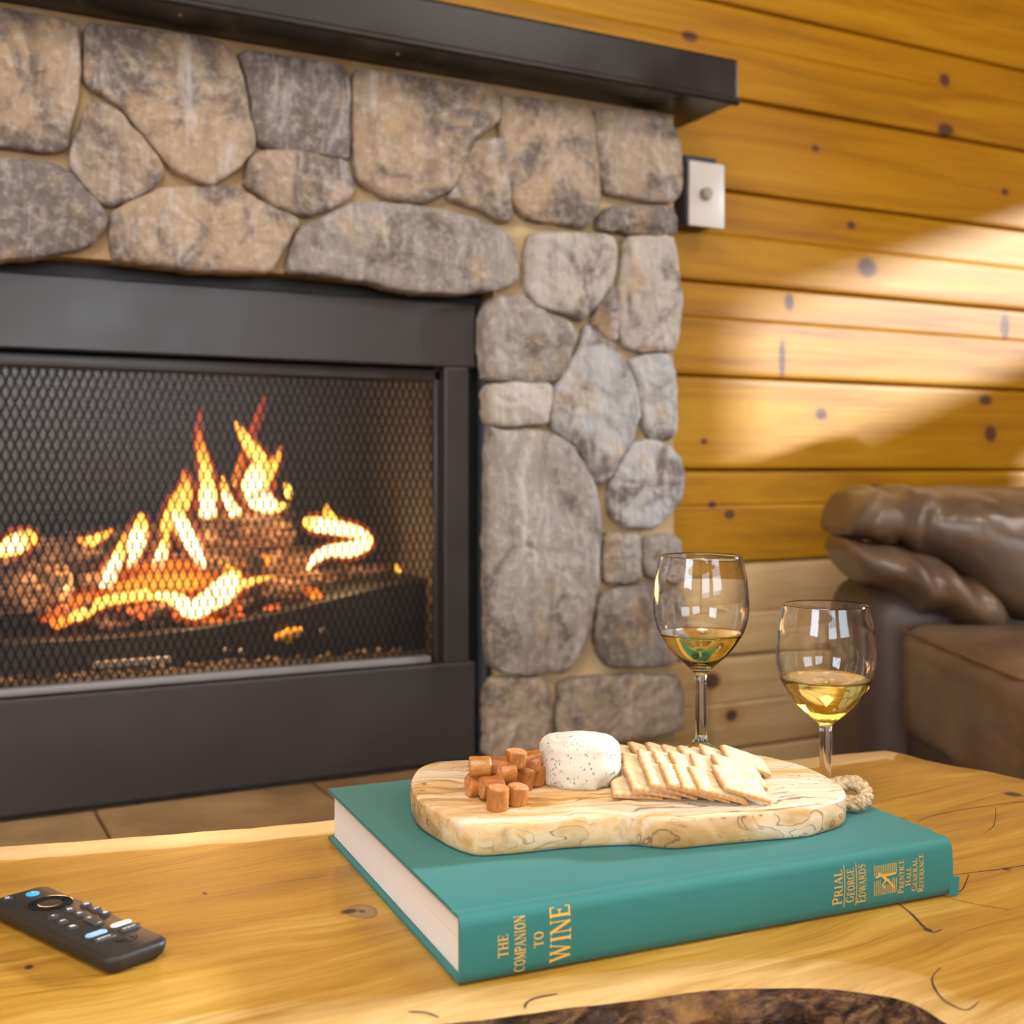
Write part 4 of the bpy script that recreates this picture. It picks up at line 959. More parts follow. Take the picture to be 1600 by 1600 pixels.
for off, z in ((-0.004, BKZ + 0.0002), (-0.0012, BKZ + 0.0008), (0.0002, BKZ + 0.003), (0.0006, BKZ + 0.010), (0.0002, SBZ - 0.0022), (-0.0006, SBZ - 0.0007), (-0.0022, SBZ)):
    for i in range(n): V.append(outl[i] + on[i] * off + Vector((0, 0, z - SBZ)))
for j in range(6):
    for i in range(n):
        l = (i + 1) % n; F.append((j * n + i, j * n + l, (j + 1) * n + l, (j + 1) * n + i))
F += [tuple(range(n))[::-1], tuple(6 * n + i for i in range(n))]
mobj('wood_slab', (V, F), M_olive, board, world=True, ang=60)
t = NT('jute_rope', 0.9, 0.2); co = t.coord(); n1 = t.noise(co, 420, 3)
t.set('Base Color', t.ramp(n1, [(0.3, (0.28, 0.19, 0.10)), (0.65, (0.62, 0.49, 0.30))])); t.bump(n1, 0.7, 0.001); M_rope = t.m
ra = on_z(1321, 1232, SBZ - 0.006); exd = Vector((CS, -SN, 0)); eyd = Vector((SN, CS, 0))
loop = [ra - exd * 0.008 + eyd * 0.004 + Vector((0, 0, 0.001)), ra + exd * 0.001 + eyd * 0.004 + Vector((0, 0, 0.0025)), ra + exd * 0.0075 + eyd * 0.003 + Vector((0, 0, 0.003)), ra + exd * 0.0118 + eyd * -0.001 + Vector((0, 0, 0.0)), ra + exd * 0.0122 + eyd * -0.006 + Vector((0, 0, -0.0035)),
        ra + exd * 0.0085 + eyd * -0.0105 + Vector((0, 0, -0.0062)), ra + exd * 0.003 + eyd * -0.012 + Vector((0, 0, -0.0068)), ra - exd * 0.008 + eyd * -0.010 + Vector((0, 0, -0.0064))]
cl = [Vector(q) for q in smooth_path([tuple(p) for p in loop], k=8)]
for s in range(3):
    pts = []; up = Vector((0, 0, 1))
    for i, p in enumerate(cl):
        d = (cl[min(i + 1, len(cl) - 1)] - cl[max(i - 1, 0)]).normalized(); u = (up - d * up.dot(d)).normalized(); up = u; w = d.cross(u)
        a = i * 0.36 + s * 2 * pi / 3; pts.append(p + (u * cos(a) + w * sin(a)) * 0.0026)
    mobj('rope_strand', tube(pts, 0.0029, 8), M_rope, board, world=True)

# ------------------------------------------------------------------ cheese
t = NT('herbed_goat_cheese', 0.7, 0.3); co = t.coord()
vn = t.n('TexVoronoi', {'Vector': t.map(co, (1, 1, 0.7)), 'Scale': 480.0, 'Randomness': 1.0}, out='Distance'); pk = t.noise(co, 170, 3); n1 = t.noise(co, 60, 4)
c = t.mix(n1, (0.62, 0.59, 0.48), (0.68, 0.66, 0.57))
c = t.mix(t.math('MULTIPLY', t.math('MULTIPLY', t.rng(vn, 0.42, 0.16), 0.75), t.rng(pk, 0.47, 0.58)), c, (0.10, 0.11, 0.07))
t.set('Base Color', c); t.set('Subsurface Weight', 0.15); t.set('Subsurface Radius', (0.004, 0.003, 0.002)); t.bump(n1, 0.35, 0.0015)
cp = on_z(908, 1220, SBZ)
n, k = 72, 30; V, F = [], []; R_, H_ = 0.0277, 0.0325
prof = []
for i in range(12): prof.append((R_ - 0.0012 + 0.0016 * sin(pi * i / 11), H_ * 0.74 * i / 11))
for i in range(1, 9):
    a = i / 8 * pi / 2; prof.append((R_ - 0.0012 - 0.009 * (1 - cos(a)), H_ * 0.74 + H_ * 0.2 * sin(a)))
for i in range(1, 7): prof.append(((R_ - 0.0102) * (1 - i / 6.0) + 0.00005, H_ * 0.94 + H_ * 0.06 * sin(i / 6 * pi / 2)))
k = len(prof)
for i in range(n):
    a = 2 * pi * i / n
    for j, (r, z) in enumerate(prof):
        p = Vector((r * cos(a), r * sin(a), z)); q = fbm(p, 60, 2) * 0.0011 + nz(p, 28, 7) * 0.0012
        crumb = max(0, 1 - z / 0.009) * (0.0022 * fbm(p, 130, 5) - (0.003 if 0.2 < (a / pi) % 2 - 1.25 < 0.5 else 0))
        lean = 0.0016 * (z / H_)
        rr = max(0.0, r + (q + crumb) * min(1, r / 0.01))
        V.append((rr * cos(a) - lean, rr * sin(a), max(0, z + q * 0.5 * (z > 0.004))))
for i in range(n):
    l = (i + 1) % n
    for j in range(k - 1): F.append((i * k + j, l * k + j, l * k + j + 1, i * k + j + 1))
F.append(tuple(i * k for i in range(n))[::-1])
ch = mobj('cheese_round', (V, F), t.m, ang=80); ch.location = cp + Vector((0, 0, 0.0003))
tag(ch, 'round of white cheese speckled with herbs on the serving board', 'cheese')

# ------------------------------------------------------------------ sausage pieces
t = NT('smoked_sausage', 0.27, 0.5); co = t.coord(); rnd = t.n('ObjectInfo', out='Random')
n1 = t.noise(t.map(co, (420, 420, 150)), 1.0, 5, 0.62)
c = t.ramp(n1, [(0.34, (0.17, 0.040, 0.010)), (0.50, (0.31, 0.090, 0.022)), (0.68, (0.46, 0.175, 0.045))])
c = t.mix(t.math('MULTIPLY', rnd, 0.45), c, (0.52, 0.25, 0.045)); t.set('Base Color', c); t.bump(n1, 0.5, 0.001); M_saus = t.m
t = NT('sausage_cut_face', 0.55, 0.4); co = t.coord(); n1 = t.noise(co, 500, 4, 0.6)
t.set('Base Color', t.ramp(n1, [(0.35, (0.38, 0.12, 0.035)), (0.6, (0.62, 0.29, 0.12)), (0.75, (0.75, 0.46, 0.24))])); t.bump(n1, 0.5, 0.0008); M_cut = t.m
def sausage(label, px, py, z, yaw, upright, r=0.0063, L=0.0122):
    """px, py: where its centre falls in the photograph at height z above the board; yaw: axis heading seen from the camera, degrees"""
    r *= 1.1; L *= 1.12; z *= 1.1
    c = on_z(px, py - 1, SBZ + z); n, V, F = 18, [], []
    rows = [(-L / 2, 0.86), (-L / 2 + 0.0007, 0.97), (-L / 4, 1.0), (0, 0.98), (L / 4, 1.0), (L / 2 - 0.0007, 0.97), (L / 2, 0.86)]
    sd = px * 0.37
    for h, s in rows:
        for i in range(n):
            a = 2 * pi * i / n; rr = r * s * (1 + 0.05 * nz((cos(a) * 2, sin(a) * 2, h * 90 + sd), 1.3) + 0.05 * nz((cos(a) * 5, sin(a) * 5, sd), 1.5))
            V.append((rr * cos(a), rr * sin(a), h + 0.0004 * nz((a, sd, h * 50), 1.0)))
    for j in range(len(rows) - 1):
        for i in range(n): F.append((j * n + i, j * n + (i + 1) % n, (j + 1) * n + (i + 1) % n, (j + 1) * n + i))
    o = mobj('sausage_piece', (V, F), M_saus)
    caps = []
    for j, sgn in ((0, -1), (len(rows) - 1, 1)):
        ring = [V[j * n + i] for i in range(n)]; cc = (0, 0, ring[0][2] + sgn * 0.0003)
        mid = [((p[0] + cc[0]) / 2, (p[1] + cc[1]) / 2, cc[2] + sgn * 0.0003 * nz(p, 400)) for p in ring]
        vs = ring + mid + [cc]; fs = [(i, (i + 1) % n, n + (i + 1) % n, n + i) for i in range(n)] + [(n + i, n + (i + 1) % n, 2 * n) for i in range(n)]
        q = mobj('cut_face', (vs, fs), M_cut, o)
    if upright: M = Matrix.Rotation(radians(yaw), 4, 'Z') @ Matrix.Rotation(radians(upright), 4, 'X')
    else: M = Matrix.Rotation(radians(yaw) - YAW, 4, 'Z') @ Matrix.Rotation(pi / 2, 4, 'Y')
    o.matrix_world = Matrix.Translation(c) @ M
    tag(o, label, 'sausage', 'smoked sausage pieces on the serving board')
lo, hi = 0.0066, 0.0180
for a in [('front left sausage piece standing on end on the board, nearest to the board edge', 778, 1248, lo, 10, 4, 0.0066, 0.0128),
          ('short sausage piece standing with its cut top showing, right of the front left piece', 808, 1243, lo - 0.0008, 40, 8, 0.0063, 0.0108),
          ('leftmost sausage piece on the board, cut end turned to the left', 746, 1227, lo, 25, 0, 0.0068, 0.0125),
          ('sausage piece behind the front standing one, pale cut end facing left', 768, 1231, lo + 0.001, 20, 0, 0.0066, 0.0130),
          ('sausage piece in the bottom layer at the middle of the pile, seen from its side', 790, 1222, lo, 5, 0, 0.0062, 0.0120),
          ('large sausage piece at the right front of the pile, standing tilted', 818, 1217, lo, 60, 12, 0.0070, 0.0128),
          ('sausage piece at the right of the pile, beside the cheese', 838, 1211, lo, 75, 6, 0.0060, 0.0125),
          ('sausage piece hidden low at the back of the pile behind the left ones', 772, 1210, lo, 10, 0, 0.0060, 0.0120),
          ('sausage piece lying low at the back of the pile, below the upright top one', 803, 1206, lo, 15, 0, 0.0060, 0.0125),
          ('upper left sausage piece lying on top of the pile, ridged side forward', 750, 1199, hi, 3, 0, 0.0061, 0.0125),
          ('sausage piece on top of the pile, second from its left end', 776, 1199, hi - 0.001, -12, 0, 0.0061, 0.0125),
          ('topmost sausage piece standing upright at the back with its pale cut end up', 806, 1186, hi + 0.003, 30, 6, 0.0064, 0.0095),
          ('small sausage piece under the topmost one, on the second layer', 803, 1195, hi - 0.003, 20, 0, 0.0058, 0.0115),
          ('sausage piece at the upper right of the pile, close to the cheese', 830, 1187, hi - 0.001, 25, 0, 0.0052, 0.0110),
          ('sausage piece on top at the right, lying against the cheese', 829, 1195, hi - 0.004, -10, 0, 0.0058, 0.0120),
          ('shiny sausage piece resting in the middle of the pile top', 789, 1208, hi - 0.004, 35, 0, 0.0060, 0.0115)]:
    sausage(*a)

# ------------------------------------------------------------------ crackers
t = NT('baked_cracker', 0.7, 0.25); co = t.coord(); gen = t.n('TexCoord', out='Generated'); n1 = t.noise(co, 130, 4, 0.6)
sx = t.n('SeparateXYZ', {0: gen}, out=0); sy = t.n('SeparateXYZ', {0: gen}, out=1)
ex = t.math('MINIMUM', t.math('MINIMUM', sx, t.math('SUBTRACT', 1.0, sx)), t.math('MINIMUM', sy, t.math('SUBTRACT', 1.0, sy)))
c = t.ramp(n1, [(0.3, (0.66, 0.44, 0.18)), (0.48, (0.78, 0.62, 0.35)), (0.66, (0.84, 0.74, 0.50))])
c = t.mix(t.math('MULTIPLY', t.rng(ex, 0.09, 0.0), 0.85), c, (0.46, 0.19, 0.035)); t.set('Base Color', c); t.bump(n1, 0.4, 0.0008); M_crk = t.m
CW, CD, CT = 0.0325, 0.038, 0.0036
def cracker_mesh():
    nx, ny = 14, 16; V, F = [], []
    holes = [(0.28, 0.25), (0.72, 0.25), (0.5, 0.5), (0.28, 0.75), (0.72, 0.75)]
    for top_ in (1, 0):
        for i in range(nx + 1):
            for j in range(ny + 1):
                u, v = i / nx, j / ny; x, y = -CW * (1 - u), CD * v
                e = min(u * CW, (1 - u) * CW, v * CD, (1 - v) * CD)
                h = CT * (0.5 + 0.5 * min(1, e / 0.003)) + 0.0005 * nz((x, y, 1), 120)
                for hx, hy in holes: h -= 0.0016 * math.exp(-(((u - hx) * CW) ** 2 + ((v - hy) * CD) ** 2) / (0.0013 ** 2))
                if top_ and (i in (0, nx)): x += 0.0006 * (1 if (j % 2) else -1) * (1 if i else -1)
                if top_ and (j in (0, ny)): y += 0.0006 * (1 if (i % 2) else -1) * (1 if j else -1)
                V.append((x, y, h if top_ else 0.0003 * (e > 0)))
    m = (nx + 1) * (ny + 1); ix = lambda i, j: i * (ny + 1) + j
    for i in range(nx):
        for j in range(ny):
            F.append((ix(i, j), ix(i + 1, j), ix(i + 1, j + 1), ix(i, j + 1))); F.append((m + ix(i, j), m + ix(i, j + 1), m + ix(i + 1, j + 1), m + ix(i + 1, j)))
    for i in range(nx):
        for j in (0, ny): F.append((ix(i, j), ix(i + 1, j), m + ix(i + 1, j), m + ix(i, j)))
    for j in range(ny):
        for i in (0, nx): F.append((ix(i, j), ix(i, j + 1), m + ix(i, j + 1), m + ix(i, j)))
    return V, F
crk = None
def cracker(label, px, py, z, tilt, pitch, yaw):
    """px, py: its front right lower corner"""
    global crk
    if crk is None: o = crk = mobj('cracker', cracker_mesh(), M_crk, ang=50)
    else: o = crk.copy(); COL.objects.link(o)
    p = on_z(px, py, SBZ + z)
    o.matrix_world = Matrix.Translation(p) @ Matrix.Rotation(-YAW + radians(yaw), 4, 'Z') @ Matrix.Rotation(radians(pitch), 4, 'X') @ Matrix.Rotation(radians(tilt), 4, 'Y')
    tag(o, label, 'cracker', 'square crackers on the serving board')
ORD = ['first', 'second', 'third', 'fourth', 'fifth', 'sixth', 'seventh', 'eighth']
front_x = [(1036, 1250), (1064, 1250), (1089, 1251), (1117, 1253), (1141, 1256), (1167, 1258), (1205, 1257)]
mid_x = [(1025, 1225), (1050, 1227), (1076, 1229), (1102, 1231), (1130, 1233), (1160, 1235), (1200, 1236)]
back_x = [(1010, 1200), (1037, 1203), (1062, 1206), (1086, 1208), (1113, 1210), (1142, 1212), (1172, 1213), (1205, 1215)]
for row, lst, pit in (('front', front_x, 8.5), ('middle', mid_x, 8.0), ('back', back_x, 2.0)):
    n = len(lst)
    for i, (x, y) in enumerate(lst):
        tl = 2.0 if (i == 0) else (11.0 if i == 1 else 17.5 + random.uniform(-1.5, 1.5))
        z = 0.0004 if i == 0 else 0.0012
        if row == 'front' and i == 0: lab = 'cracker lying flat at the left end of the front row, against the cheese'
        elif i == n - 1: lab = f'pale fully open cracker on top at the right end of the {row} row'
        elif i == 0: lab = f'lowest cracker at the left end of the {row} row, half hidden by the cheese'
        else: lab = f'tilted cracker in the {row} row on the board, {ORD[i]} from the cheese'
        cracker(lab, x, y, z, tl, pit * (0.25 if i == 0 else 1), random.uniform(-4, 4))

# ------------------------------------------------------------------ wine glasses
t = NT('clear_glass', 0.0, 0.5); t.set('Transmission Weight', 1.0); t.set('IOR', 1.48); t.set('Base Color', (0.985, 0.99, 0.99, 1)); M_glass = t.m
t = NT('white_wine', 0.0, 0.5); t.set('Transmission Weight', 1.0); t.set('IOR', 1.34); t.set('Base Color', (1.0, 0.90, 0.33, 1)); M_wine = t.m
def bowl_r(z):                                # outer radius of the bowl at height z
    pts = [(0.066, 0.0050), (0.068, 0.0054), (0.0708, 0.0092), (0.0765, 0.0155), (0.0822, 0.0216), (0.0879, 0.0265), (0.0982, 0.0332), (0.1050, 0.0360), (0.1120, 0.0379), (0.1187, 0.0386), (0.1278, 0.0384), (0.1449, 0.0369), (0.1586, 0.0332), (0.1620, 0.0326)]
    for (a, r), (b, s) in zip(pts, pts[1:]):
        if z <= b:
            u = (z - a) / (b - a); u = max(0, u); return r + (s - r) * u
    return pts[-1][1]
sp_out = smooth_path([(0.0300, 0.0), (0.0306, 0.0010), (0.0295, 0.0020), (0.022, 0.0034), (0.0125, 0.0062), (0.0070, 0.0105), (0.0052, 0.017), (0.0046, 0.030), (0.0045, 0.050), (0.0046, 0.060), (0.0052, 0.0660)], k=4)
outer = sp_out + smooth_path([(0.0056, 0.0672), (0.0092, 0.0708), (0.0155, 0.0765), (0.0216, 0.0822), (0.0265, 0.0879), (0.0332, 0.0982), (0.0360, 0.1050), (0.0379, 0.1120), (0.0386, 0.1187), (0.0384, 0.1278), (0.0369, 0.1449), (0.0338, 0.1586), (0.0331, 0.1615)], k=5)
def inner_pts(z0=0.0725, z1=0.1615, n=36):
    return [(max(0.0, bowl_r(z) - (0.0010 if z > 0.082 else 0.0010 + (0.082 - z) * 0.25)), z) for z in [z0 + (z1 - z0) * i / n for i in range(n + 1)]]
inn = inner_pts()
def smooth_prof(p, it=3):
    for _ in range(it): p = [p[0]] + [((a[0] + 2 * b[0] + c[0]) / 4, (a[1] + 2 * b[1] + c[1]) / 4) for a, b, c in zip(p, p[1:], p[2:])] + [p[-1]]
    return p
inn = smooth_prof(inn); outer = [outer[0]] + smooth_prof(outer[1:], 1)
glass_prof = [(0.0, 0.0004)] + outer + [(0.0327, 0.1621), (0.0323, 0.1616)] + inn[::-1] + [(0.0, 0.0718)]
def wine_prof(level):
    w = [(0.0, 0.0717)] + [(r + 0.00012, z) for r, z in inn if z < level]
    r_l = [r for r, z in inn if z >= level][0]
    return w + [(r_l + 0.00012, level), (r_l * 0.97, level - 0.0004), (r_l * 0.85, level - 0.0006), (0.0, level - 0.0006)]
def wine_glass(label, loc, level):
    g = thing('wine_glass', label, 'wine glass', loc)
    mobj('glass', lathe(glass_prof, 64), M_glass, g, ang=60)
    mobj('wine', lathe(wine_prof(level), 64), M_wine, g, ang=50, label='pale golden wine')
gp1 = on_z(1095, 1181, BKZ); gp2 = on_z(1290, 1265, TZ)
wine_glass('wine glass with white wine standing on the far corner of the teal book', gp1 + Vector((0, 0, 0.0003)), 0.1000)
wine_glass('fuller wine glass with white wine standing on the table right of the serving board', gp2 + Vector((0, 0, 0.0003)), 0.1040)

# ------------------------------------------------------------------ remote control
rc = side(-0.2518, 0.6822); RROT = radians(-39.5) - YAW
RL, RW, RT = 0.134, 0.038, 0.0105
remote = thing('remote_control', 'black remote control with a blue voice button and a round navigation ring on the table', 'remote', (rc.x, rc.y, TZ), RROT)
t = NT('matte_black_plastic', 0.48, 0.4); t.set('Base Color', (0.020, 0.018, 0.017, 1)); M_rem = t.m
def pill(cx, cy, lx, ly, z0, z1, n=8, edge=0.0004):
    r = min(lx, ly) / 2; P = []
    for sx_, sy_, a0 in ((1, 1, 0), (-1, 1, 90), (-1, -1, 180), (1, -1, 270)):
        for i in range(n + 1):
            a = radians(a0 + 90 * i / n); P.append((cx + sx_ * (lx / 2 - r) + r * cos(a), cy + sy_ * (ly / 2 - r) + r * sin(a)))
    return pad(P, cx, cy, z0, z1, edge)
def pad(P, cx, cy, z0, z1, edge):
    n = len(P); V, F = [], []
    for s, z in ((0, z0), (0, z1 - edge), (edge, z1)):
        for x, y in P:
            L = math.hypot(x - cx, y - cy) or 1; V.append((x - (x - cx) / L * s, y - (y - cy) / L * s, z))
    for j in range(2):
        for i in range(n): F.append((j * n + i, j * n + (i + 1) % n, (j + 1) * n + (i + 1) % n, (j + 1) * n + i))
    F += [tuple(range(n))[::-1], tuple(2 * n + i for i in range(n))]
    return V, F
def rrect(lx, ly, r, n=7):
    P = []
    for sx_, sy_, a0 in ((1, 1, 0), (-1, 1, 90), (-1, -1, 180), (1, -1, 270)):
        for i in range(n + 1):
            a = radians(a0 + 90 * i / n); P.append((sx_ * (lx / 2 - r) + r * cos(a), sy_ * (ly / 2 - r) + r * sin(a)))
    return P
V, F = [], []; levels = [(0.0062, 0.0), (0.0036, 0.0008), (0.0014, 0.0030), (0.0002, 0.0062), (0.0, 0.0085), (0.0005, 0.0097), (0.0015, RT)]
for s, z in levels:
    for x, y in rrect(RL - 2 * s, RW - 2 * s, 0.0075 - s * 0.5): V.append((x, y, z))
n = len(rrect(1, 1, 0.1))
for j in range(len(levels) - 1):
    for i in range(n): F.append((j * n + i, j * n + (i + 1) % n, (j + 1) * n + (i + 1) % n, (j + 1) * n + i))
F += [tuple(range(n))[::-1], tuple((len(levels) - 1) * n + i for i in range(n))]
mobj('body', (V, F), M_rem, remote, ang=50)
RI = MATS[remote.name].inverted()
def rl(cx, cy):                               # close-up crop point -> remote's own x, y on its top face
    p = RI @ on_z(cx / 5.714, 1360 + cy / 5.714, TZ + RT); return p.x, p.y
M_btn = plain('charcoal_button', (0.035, 0.035, 0.042), 0.45); M_icon = plain('pale_print', (0.62, 0.62, 0.64), 0.5); M_gloss = plain('glossy_black', (0.006, 0.006, 0.007), 0.12)
x, y = rl(450, 292)
ringp = lathe([(0.0068, RT - 0.0004), (0.0068, RT + 0.0005), (0.0078, RT + 0.0009), (0.0118, RT + 0.0009), (0.0128, RT + 0.0004), (0.0128, RT - 0.0004), (0.0068, RT - 0.0004)], 40)
mobj('navigation_ring', xf(ringp, Matrix.Translation((x, y, 0))), M_gloss, remote)
mobj('select_button', xf(lathe([(0, RT - 0.0002), (0.0066, RT - 0.0002), (0.0064, RT + 0.0004), (0, RT + 0.0006)], 32), Matrix.Translation((x, y, 0))), M_rem, remote)
x, y = rl(290, 212)
mb = mobj('voice_button', xf(lathe([(0, RT - 0.0002), (0.0040, RT - 0.0002), (0.0039, RT + 0.0005), (0.003, RT + 0.0009), (0, RT + 0.001)], 28), Matrix.Translation((x, y, 0))), plain('blue_button', (0.03, 0.40, 0.80), 0.35), remote, label='bright blue voice button')
mobj('microphone_mark', xf(pill(0, 0, 0.0022, 0.0011, 0, 0.0002), Matrix.Translation((x, y, RT + 0.00095))), M_icon, mb)
x, y = rl(66, 250)
pb_ = mobj('power_button', xf(lathe([(0, RT - 0.0002), (0.0030, RT - 0.0002), (0.0029, RT + 0.0004), (0, RT + 0.0006)], 24), Matrix.Translation((x, y, 0))), M_btn, remote)
mobj('power_mark', xf(lathe([(0.0008, 0), (0.0013, 0), (0.0013, 0.0002), (0.0008, 0.0002), (0.0008, 0)], 16), Matrix.Translation((x, y, RT + 0.0005))), M_icon, pb_)
for i, (cx_, cy__) in enumerate([(470, 416), (620, 355), (770, 308), (555, 460), (710, 390), (855, 348), (645, 508), (940, 385)]):
    x, y = rl(cx_, cy__)
    b = mobj('button', xf(lathe([(0, RT - 0.0002), (0.0034, RT - 0.0002), (0.0033, RT + 0.0004), (0.0026, RT + 0.0007), (0, RT + 0.0008)], 24), Matrix.Translation((x, y, 0))), M_btn, remote)
    z = RT + 0.0008
    if i in (0, 3):   ic = join(*[([(a, -0.0011, z), (a, 0.0011, z), (a - 0.0016, 0, z), (a, -0.0011, z + 0.0001), (a, 0.0011, z + 0.0001), (a - 0.0016, 0, z + 0.0001)], [(0, 1, 2), (3, 5, 4), (0, 3, 4, 1), (1, 4, 5, 2), (2, 5, 3, 0)]) for a in ((0.0008,) if i == 0 else (0.0, 0.0016))])
    elif i == 1:      ic = lathe([(0.0009, z), (0.0016, z), (0.0016, z + 0.0001), (0.0009, z + 0.0001), (0.0009, z)], 16)
    elif i in (2, 6): ic = join(*[box(-0.0015, 0.0015, q - 0.00028, q + 0.00028, z, z + 0.0001) for q in (-0.0010, 0, 0.0010)])
    elif i == 4:      ic = join(*[box(-0.0013, 0.0013, q - 0.0003, q + 0.0003, z, z + 0.0001) for q in (-0.0007, 0.0007)])
    elif i == 5:      ic = join(([(-0.001, -0.0012, z), (-0.001, 0.0012, z), (0.0012, 0, z)], [(0, 1, 2)]), box(0.0012, 0.0017, -0.0011, 0.0011, z, z + 0.0001))
    else:             ic = join(box(-0.0014, 0.0014, -0.0011, 0.0008, z, z + 0.0001), box(-0.0006, 0.0006, 0.0008, 0.0015, z, z + 0.0001))
    mobj('button_mark', xf(ic, Matrix.Translation((x, y, 0)) @ Matrix.Rotation(pi / 2, 4, 'Z')), M_icon, b, smooth=False)
x, y = rl(842, 455); xa, ya = rl(795, 430); xb, yb = rl(888, 472); 
vb = mobj('volume_rocker', pill(x, y, 0.0148, 0.0068, RT - 0.0002, RT + 0.0007), M_btn, remote)
mobj('plus_mark', join(box(xa - 0.0012, xa + 0.0012, ya - 0.0003, ya + 0.0003, RT + 0.0007, RT + 0.0008), box(xa - 0.0003, xa + 0.0003, ya - 0.0012, ya + 0.0012, RT + 0.0007, RT + 0.0008)), M_icon, vb, smooth=False)
mobj('minus_mark', box(xb - 0.0003, xb + 0.0003, yb - 0.0012, yb + 0.0012, RT + 0.0007, RT + 0.0008), M_icon, vb, smooth=False)
for (cx_, cy__, m, lab) in [(858, 568, plain('blue_app_button', (0.22, 0.42, 0.70), 0.4), 'pale blue app button'), (1080, 478, plain('white_app_button', (0.74, 0.70, 0.70), 0.4), 'white app button'), (935, 606, M_btn, None), (1160, 514, M_btn, None)]:
    x, y = rl(cx_, cy__)
    b = mobj('app_button', pill(x, y, 0.0049, 0.0130, RT - 0.0002, RT + 0.0008), m, remote, label=lab)
    if m is M_btn:
        mk = [box(x - 0.0009, x + 0.0009 * (0.3 if q % 2 else 1), y - 0.0042 + q * 0.0014, y - 0.0042 + q * 0.0014 + 0.0008, RT + 0.0008, RT + 0.0009) for q in range(6)]
        mobj('app_button_print', join(*mk), M_icon, b, smooth=False)
    else:
        mk = [box(x - 0.0006, x + 0.0006, y - 0.0036 + q * 0.0016, y - 0.0036 + q * 0.0016 + 0.0009, RT + 0.0008, RT + 0.0009) for q in range(5)]
        mobj('app_button_print', join(*mk), plain('app_print', (0.55, 0.62, 0.75) if lab.startswith('pale') else (0.62, 0.5, 0.5), 0.5), b, smooth=False)
v2, f2 = text2d('fire tv', 0.0042); x, y = rl(1150, 618)
sm_ = ribbon(smooth_path([(-0.0052, -0.0006), (-0.002, -0.0020), (0.002, -0.0020), (0.0050, -0.0004)], k=4), 0.0005, 0.01)
mobj('engraved_lettering', ([(x - q[1], y + q[0], RT + 0.00012) for q in v2 + sm_[0]], f2 + [tuple(i + len(v2) for i in g) for g in sm_[1]]), M_gloss, remote, smooth=False)

# ------------------------------------------------------------------ leather sofa (turned to face the fire)
t = NT('brown_leather', 0.34, 0.55); co = t.coord(); n1 = t.noise(co, 6, 4, 0.6); n2 = t.noise(co, 300, 3)
t.set('Base Color', t.ramp(n1, [(0.35, (0.105, 0.066, 0.042)), (0.65, (0.20, 0.13, 0.075))])); t.set('Roughness', t.rng(n1, 0.3, 0.7, 0.28, 0.42)); t.bump(t.math('ADD', t.math('MULTIPLY', n2, 0.15), n1), 0.25, 0.006); M_lea = t.m
M_lea_d = NT('dark_brown_panel_leather', 0.45, 0.45, 0.0, (0.075, 0.050, 0.042)).m
sofa = thing('sofa', 'brown leather sofa with a fat pillow arm standing in front of the log wall', 'sofa', side(1.0, 1.6), -YAW)
so = lambda X, Y, z: (X - 1.0, Y - 1.6, z)    # measured from the camera spot -> the sofa's own frame
def cushion(name, x0, x1, y0, y1, z0, z1, b, bulge=0.012, wr=0.004, m=M_lea, seed=0.0, parent=sofa, dents=()):
    n = 26; V, F = [], []; idx = {}
    cx, cy, cz = (x0 + x1) / 2, (y0 + y1) / 2, (z0 + z1) / 2; hx, hy, hz = (x1 - x0) / 2, (y1 - y0) / 2, (z1 - z0) / 2
    bm = bmesh.new(); bmesh.ops.create_cube(bm, size=2.0); bmesh.ops.subdivide_edges(bm, edges=bm.edges[:], cuts=n, use_grid_fill=True)
    for v in bm.verts:
        p = v.co.copy(); q = Vector((p.x * hx, p.y * hy, p.z * hz))
        c = Vector((max(-hx + b, min(hx - b, q.x)), max(-hy + b, min(hy - b, q.y)), max(-hz + b, min(hz - b, q.z))))
        d = q - c; nrm = d.normalized() if d.length > 1e-6 else Vector((0, 0, 1)); q = c + nrm * min(d.length, b) if d.length > 0 else q
        q = c + nrm * b if d.length > 1e-6 else q
        u = Vector((q.x / hx, q.y / hy, q.z / hz)); w = max(0, 1 - max(abs(u.x), abs(u.y)) ** 2)
        q.z += bulge * w * (1 if q.z > 0 else -0.3)
        wpos = q + Vector((cx, cy, cz)); q += nrm * (wr * fbm(wpos, 14, seed) + wr * 0.4 * fbm(wpos, 45, seed))
        v.co = Vector(so(*(q + Vector((cx, cy, cz)))))
    return mobj(name, from_bm(bm), m, parent, ang=180)
cushion('base', 0.665, 1.62, 0.86, 2.02, 0.05, 0.285, 0.02, 0.0, 0.002, M_lea_d, 1)
cushion('seat_cushion', 0.642, 1.45, 0.88, 1.985, 0.275, 0.462, 0.035, 0.020, 0.004, M_lea, 2)
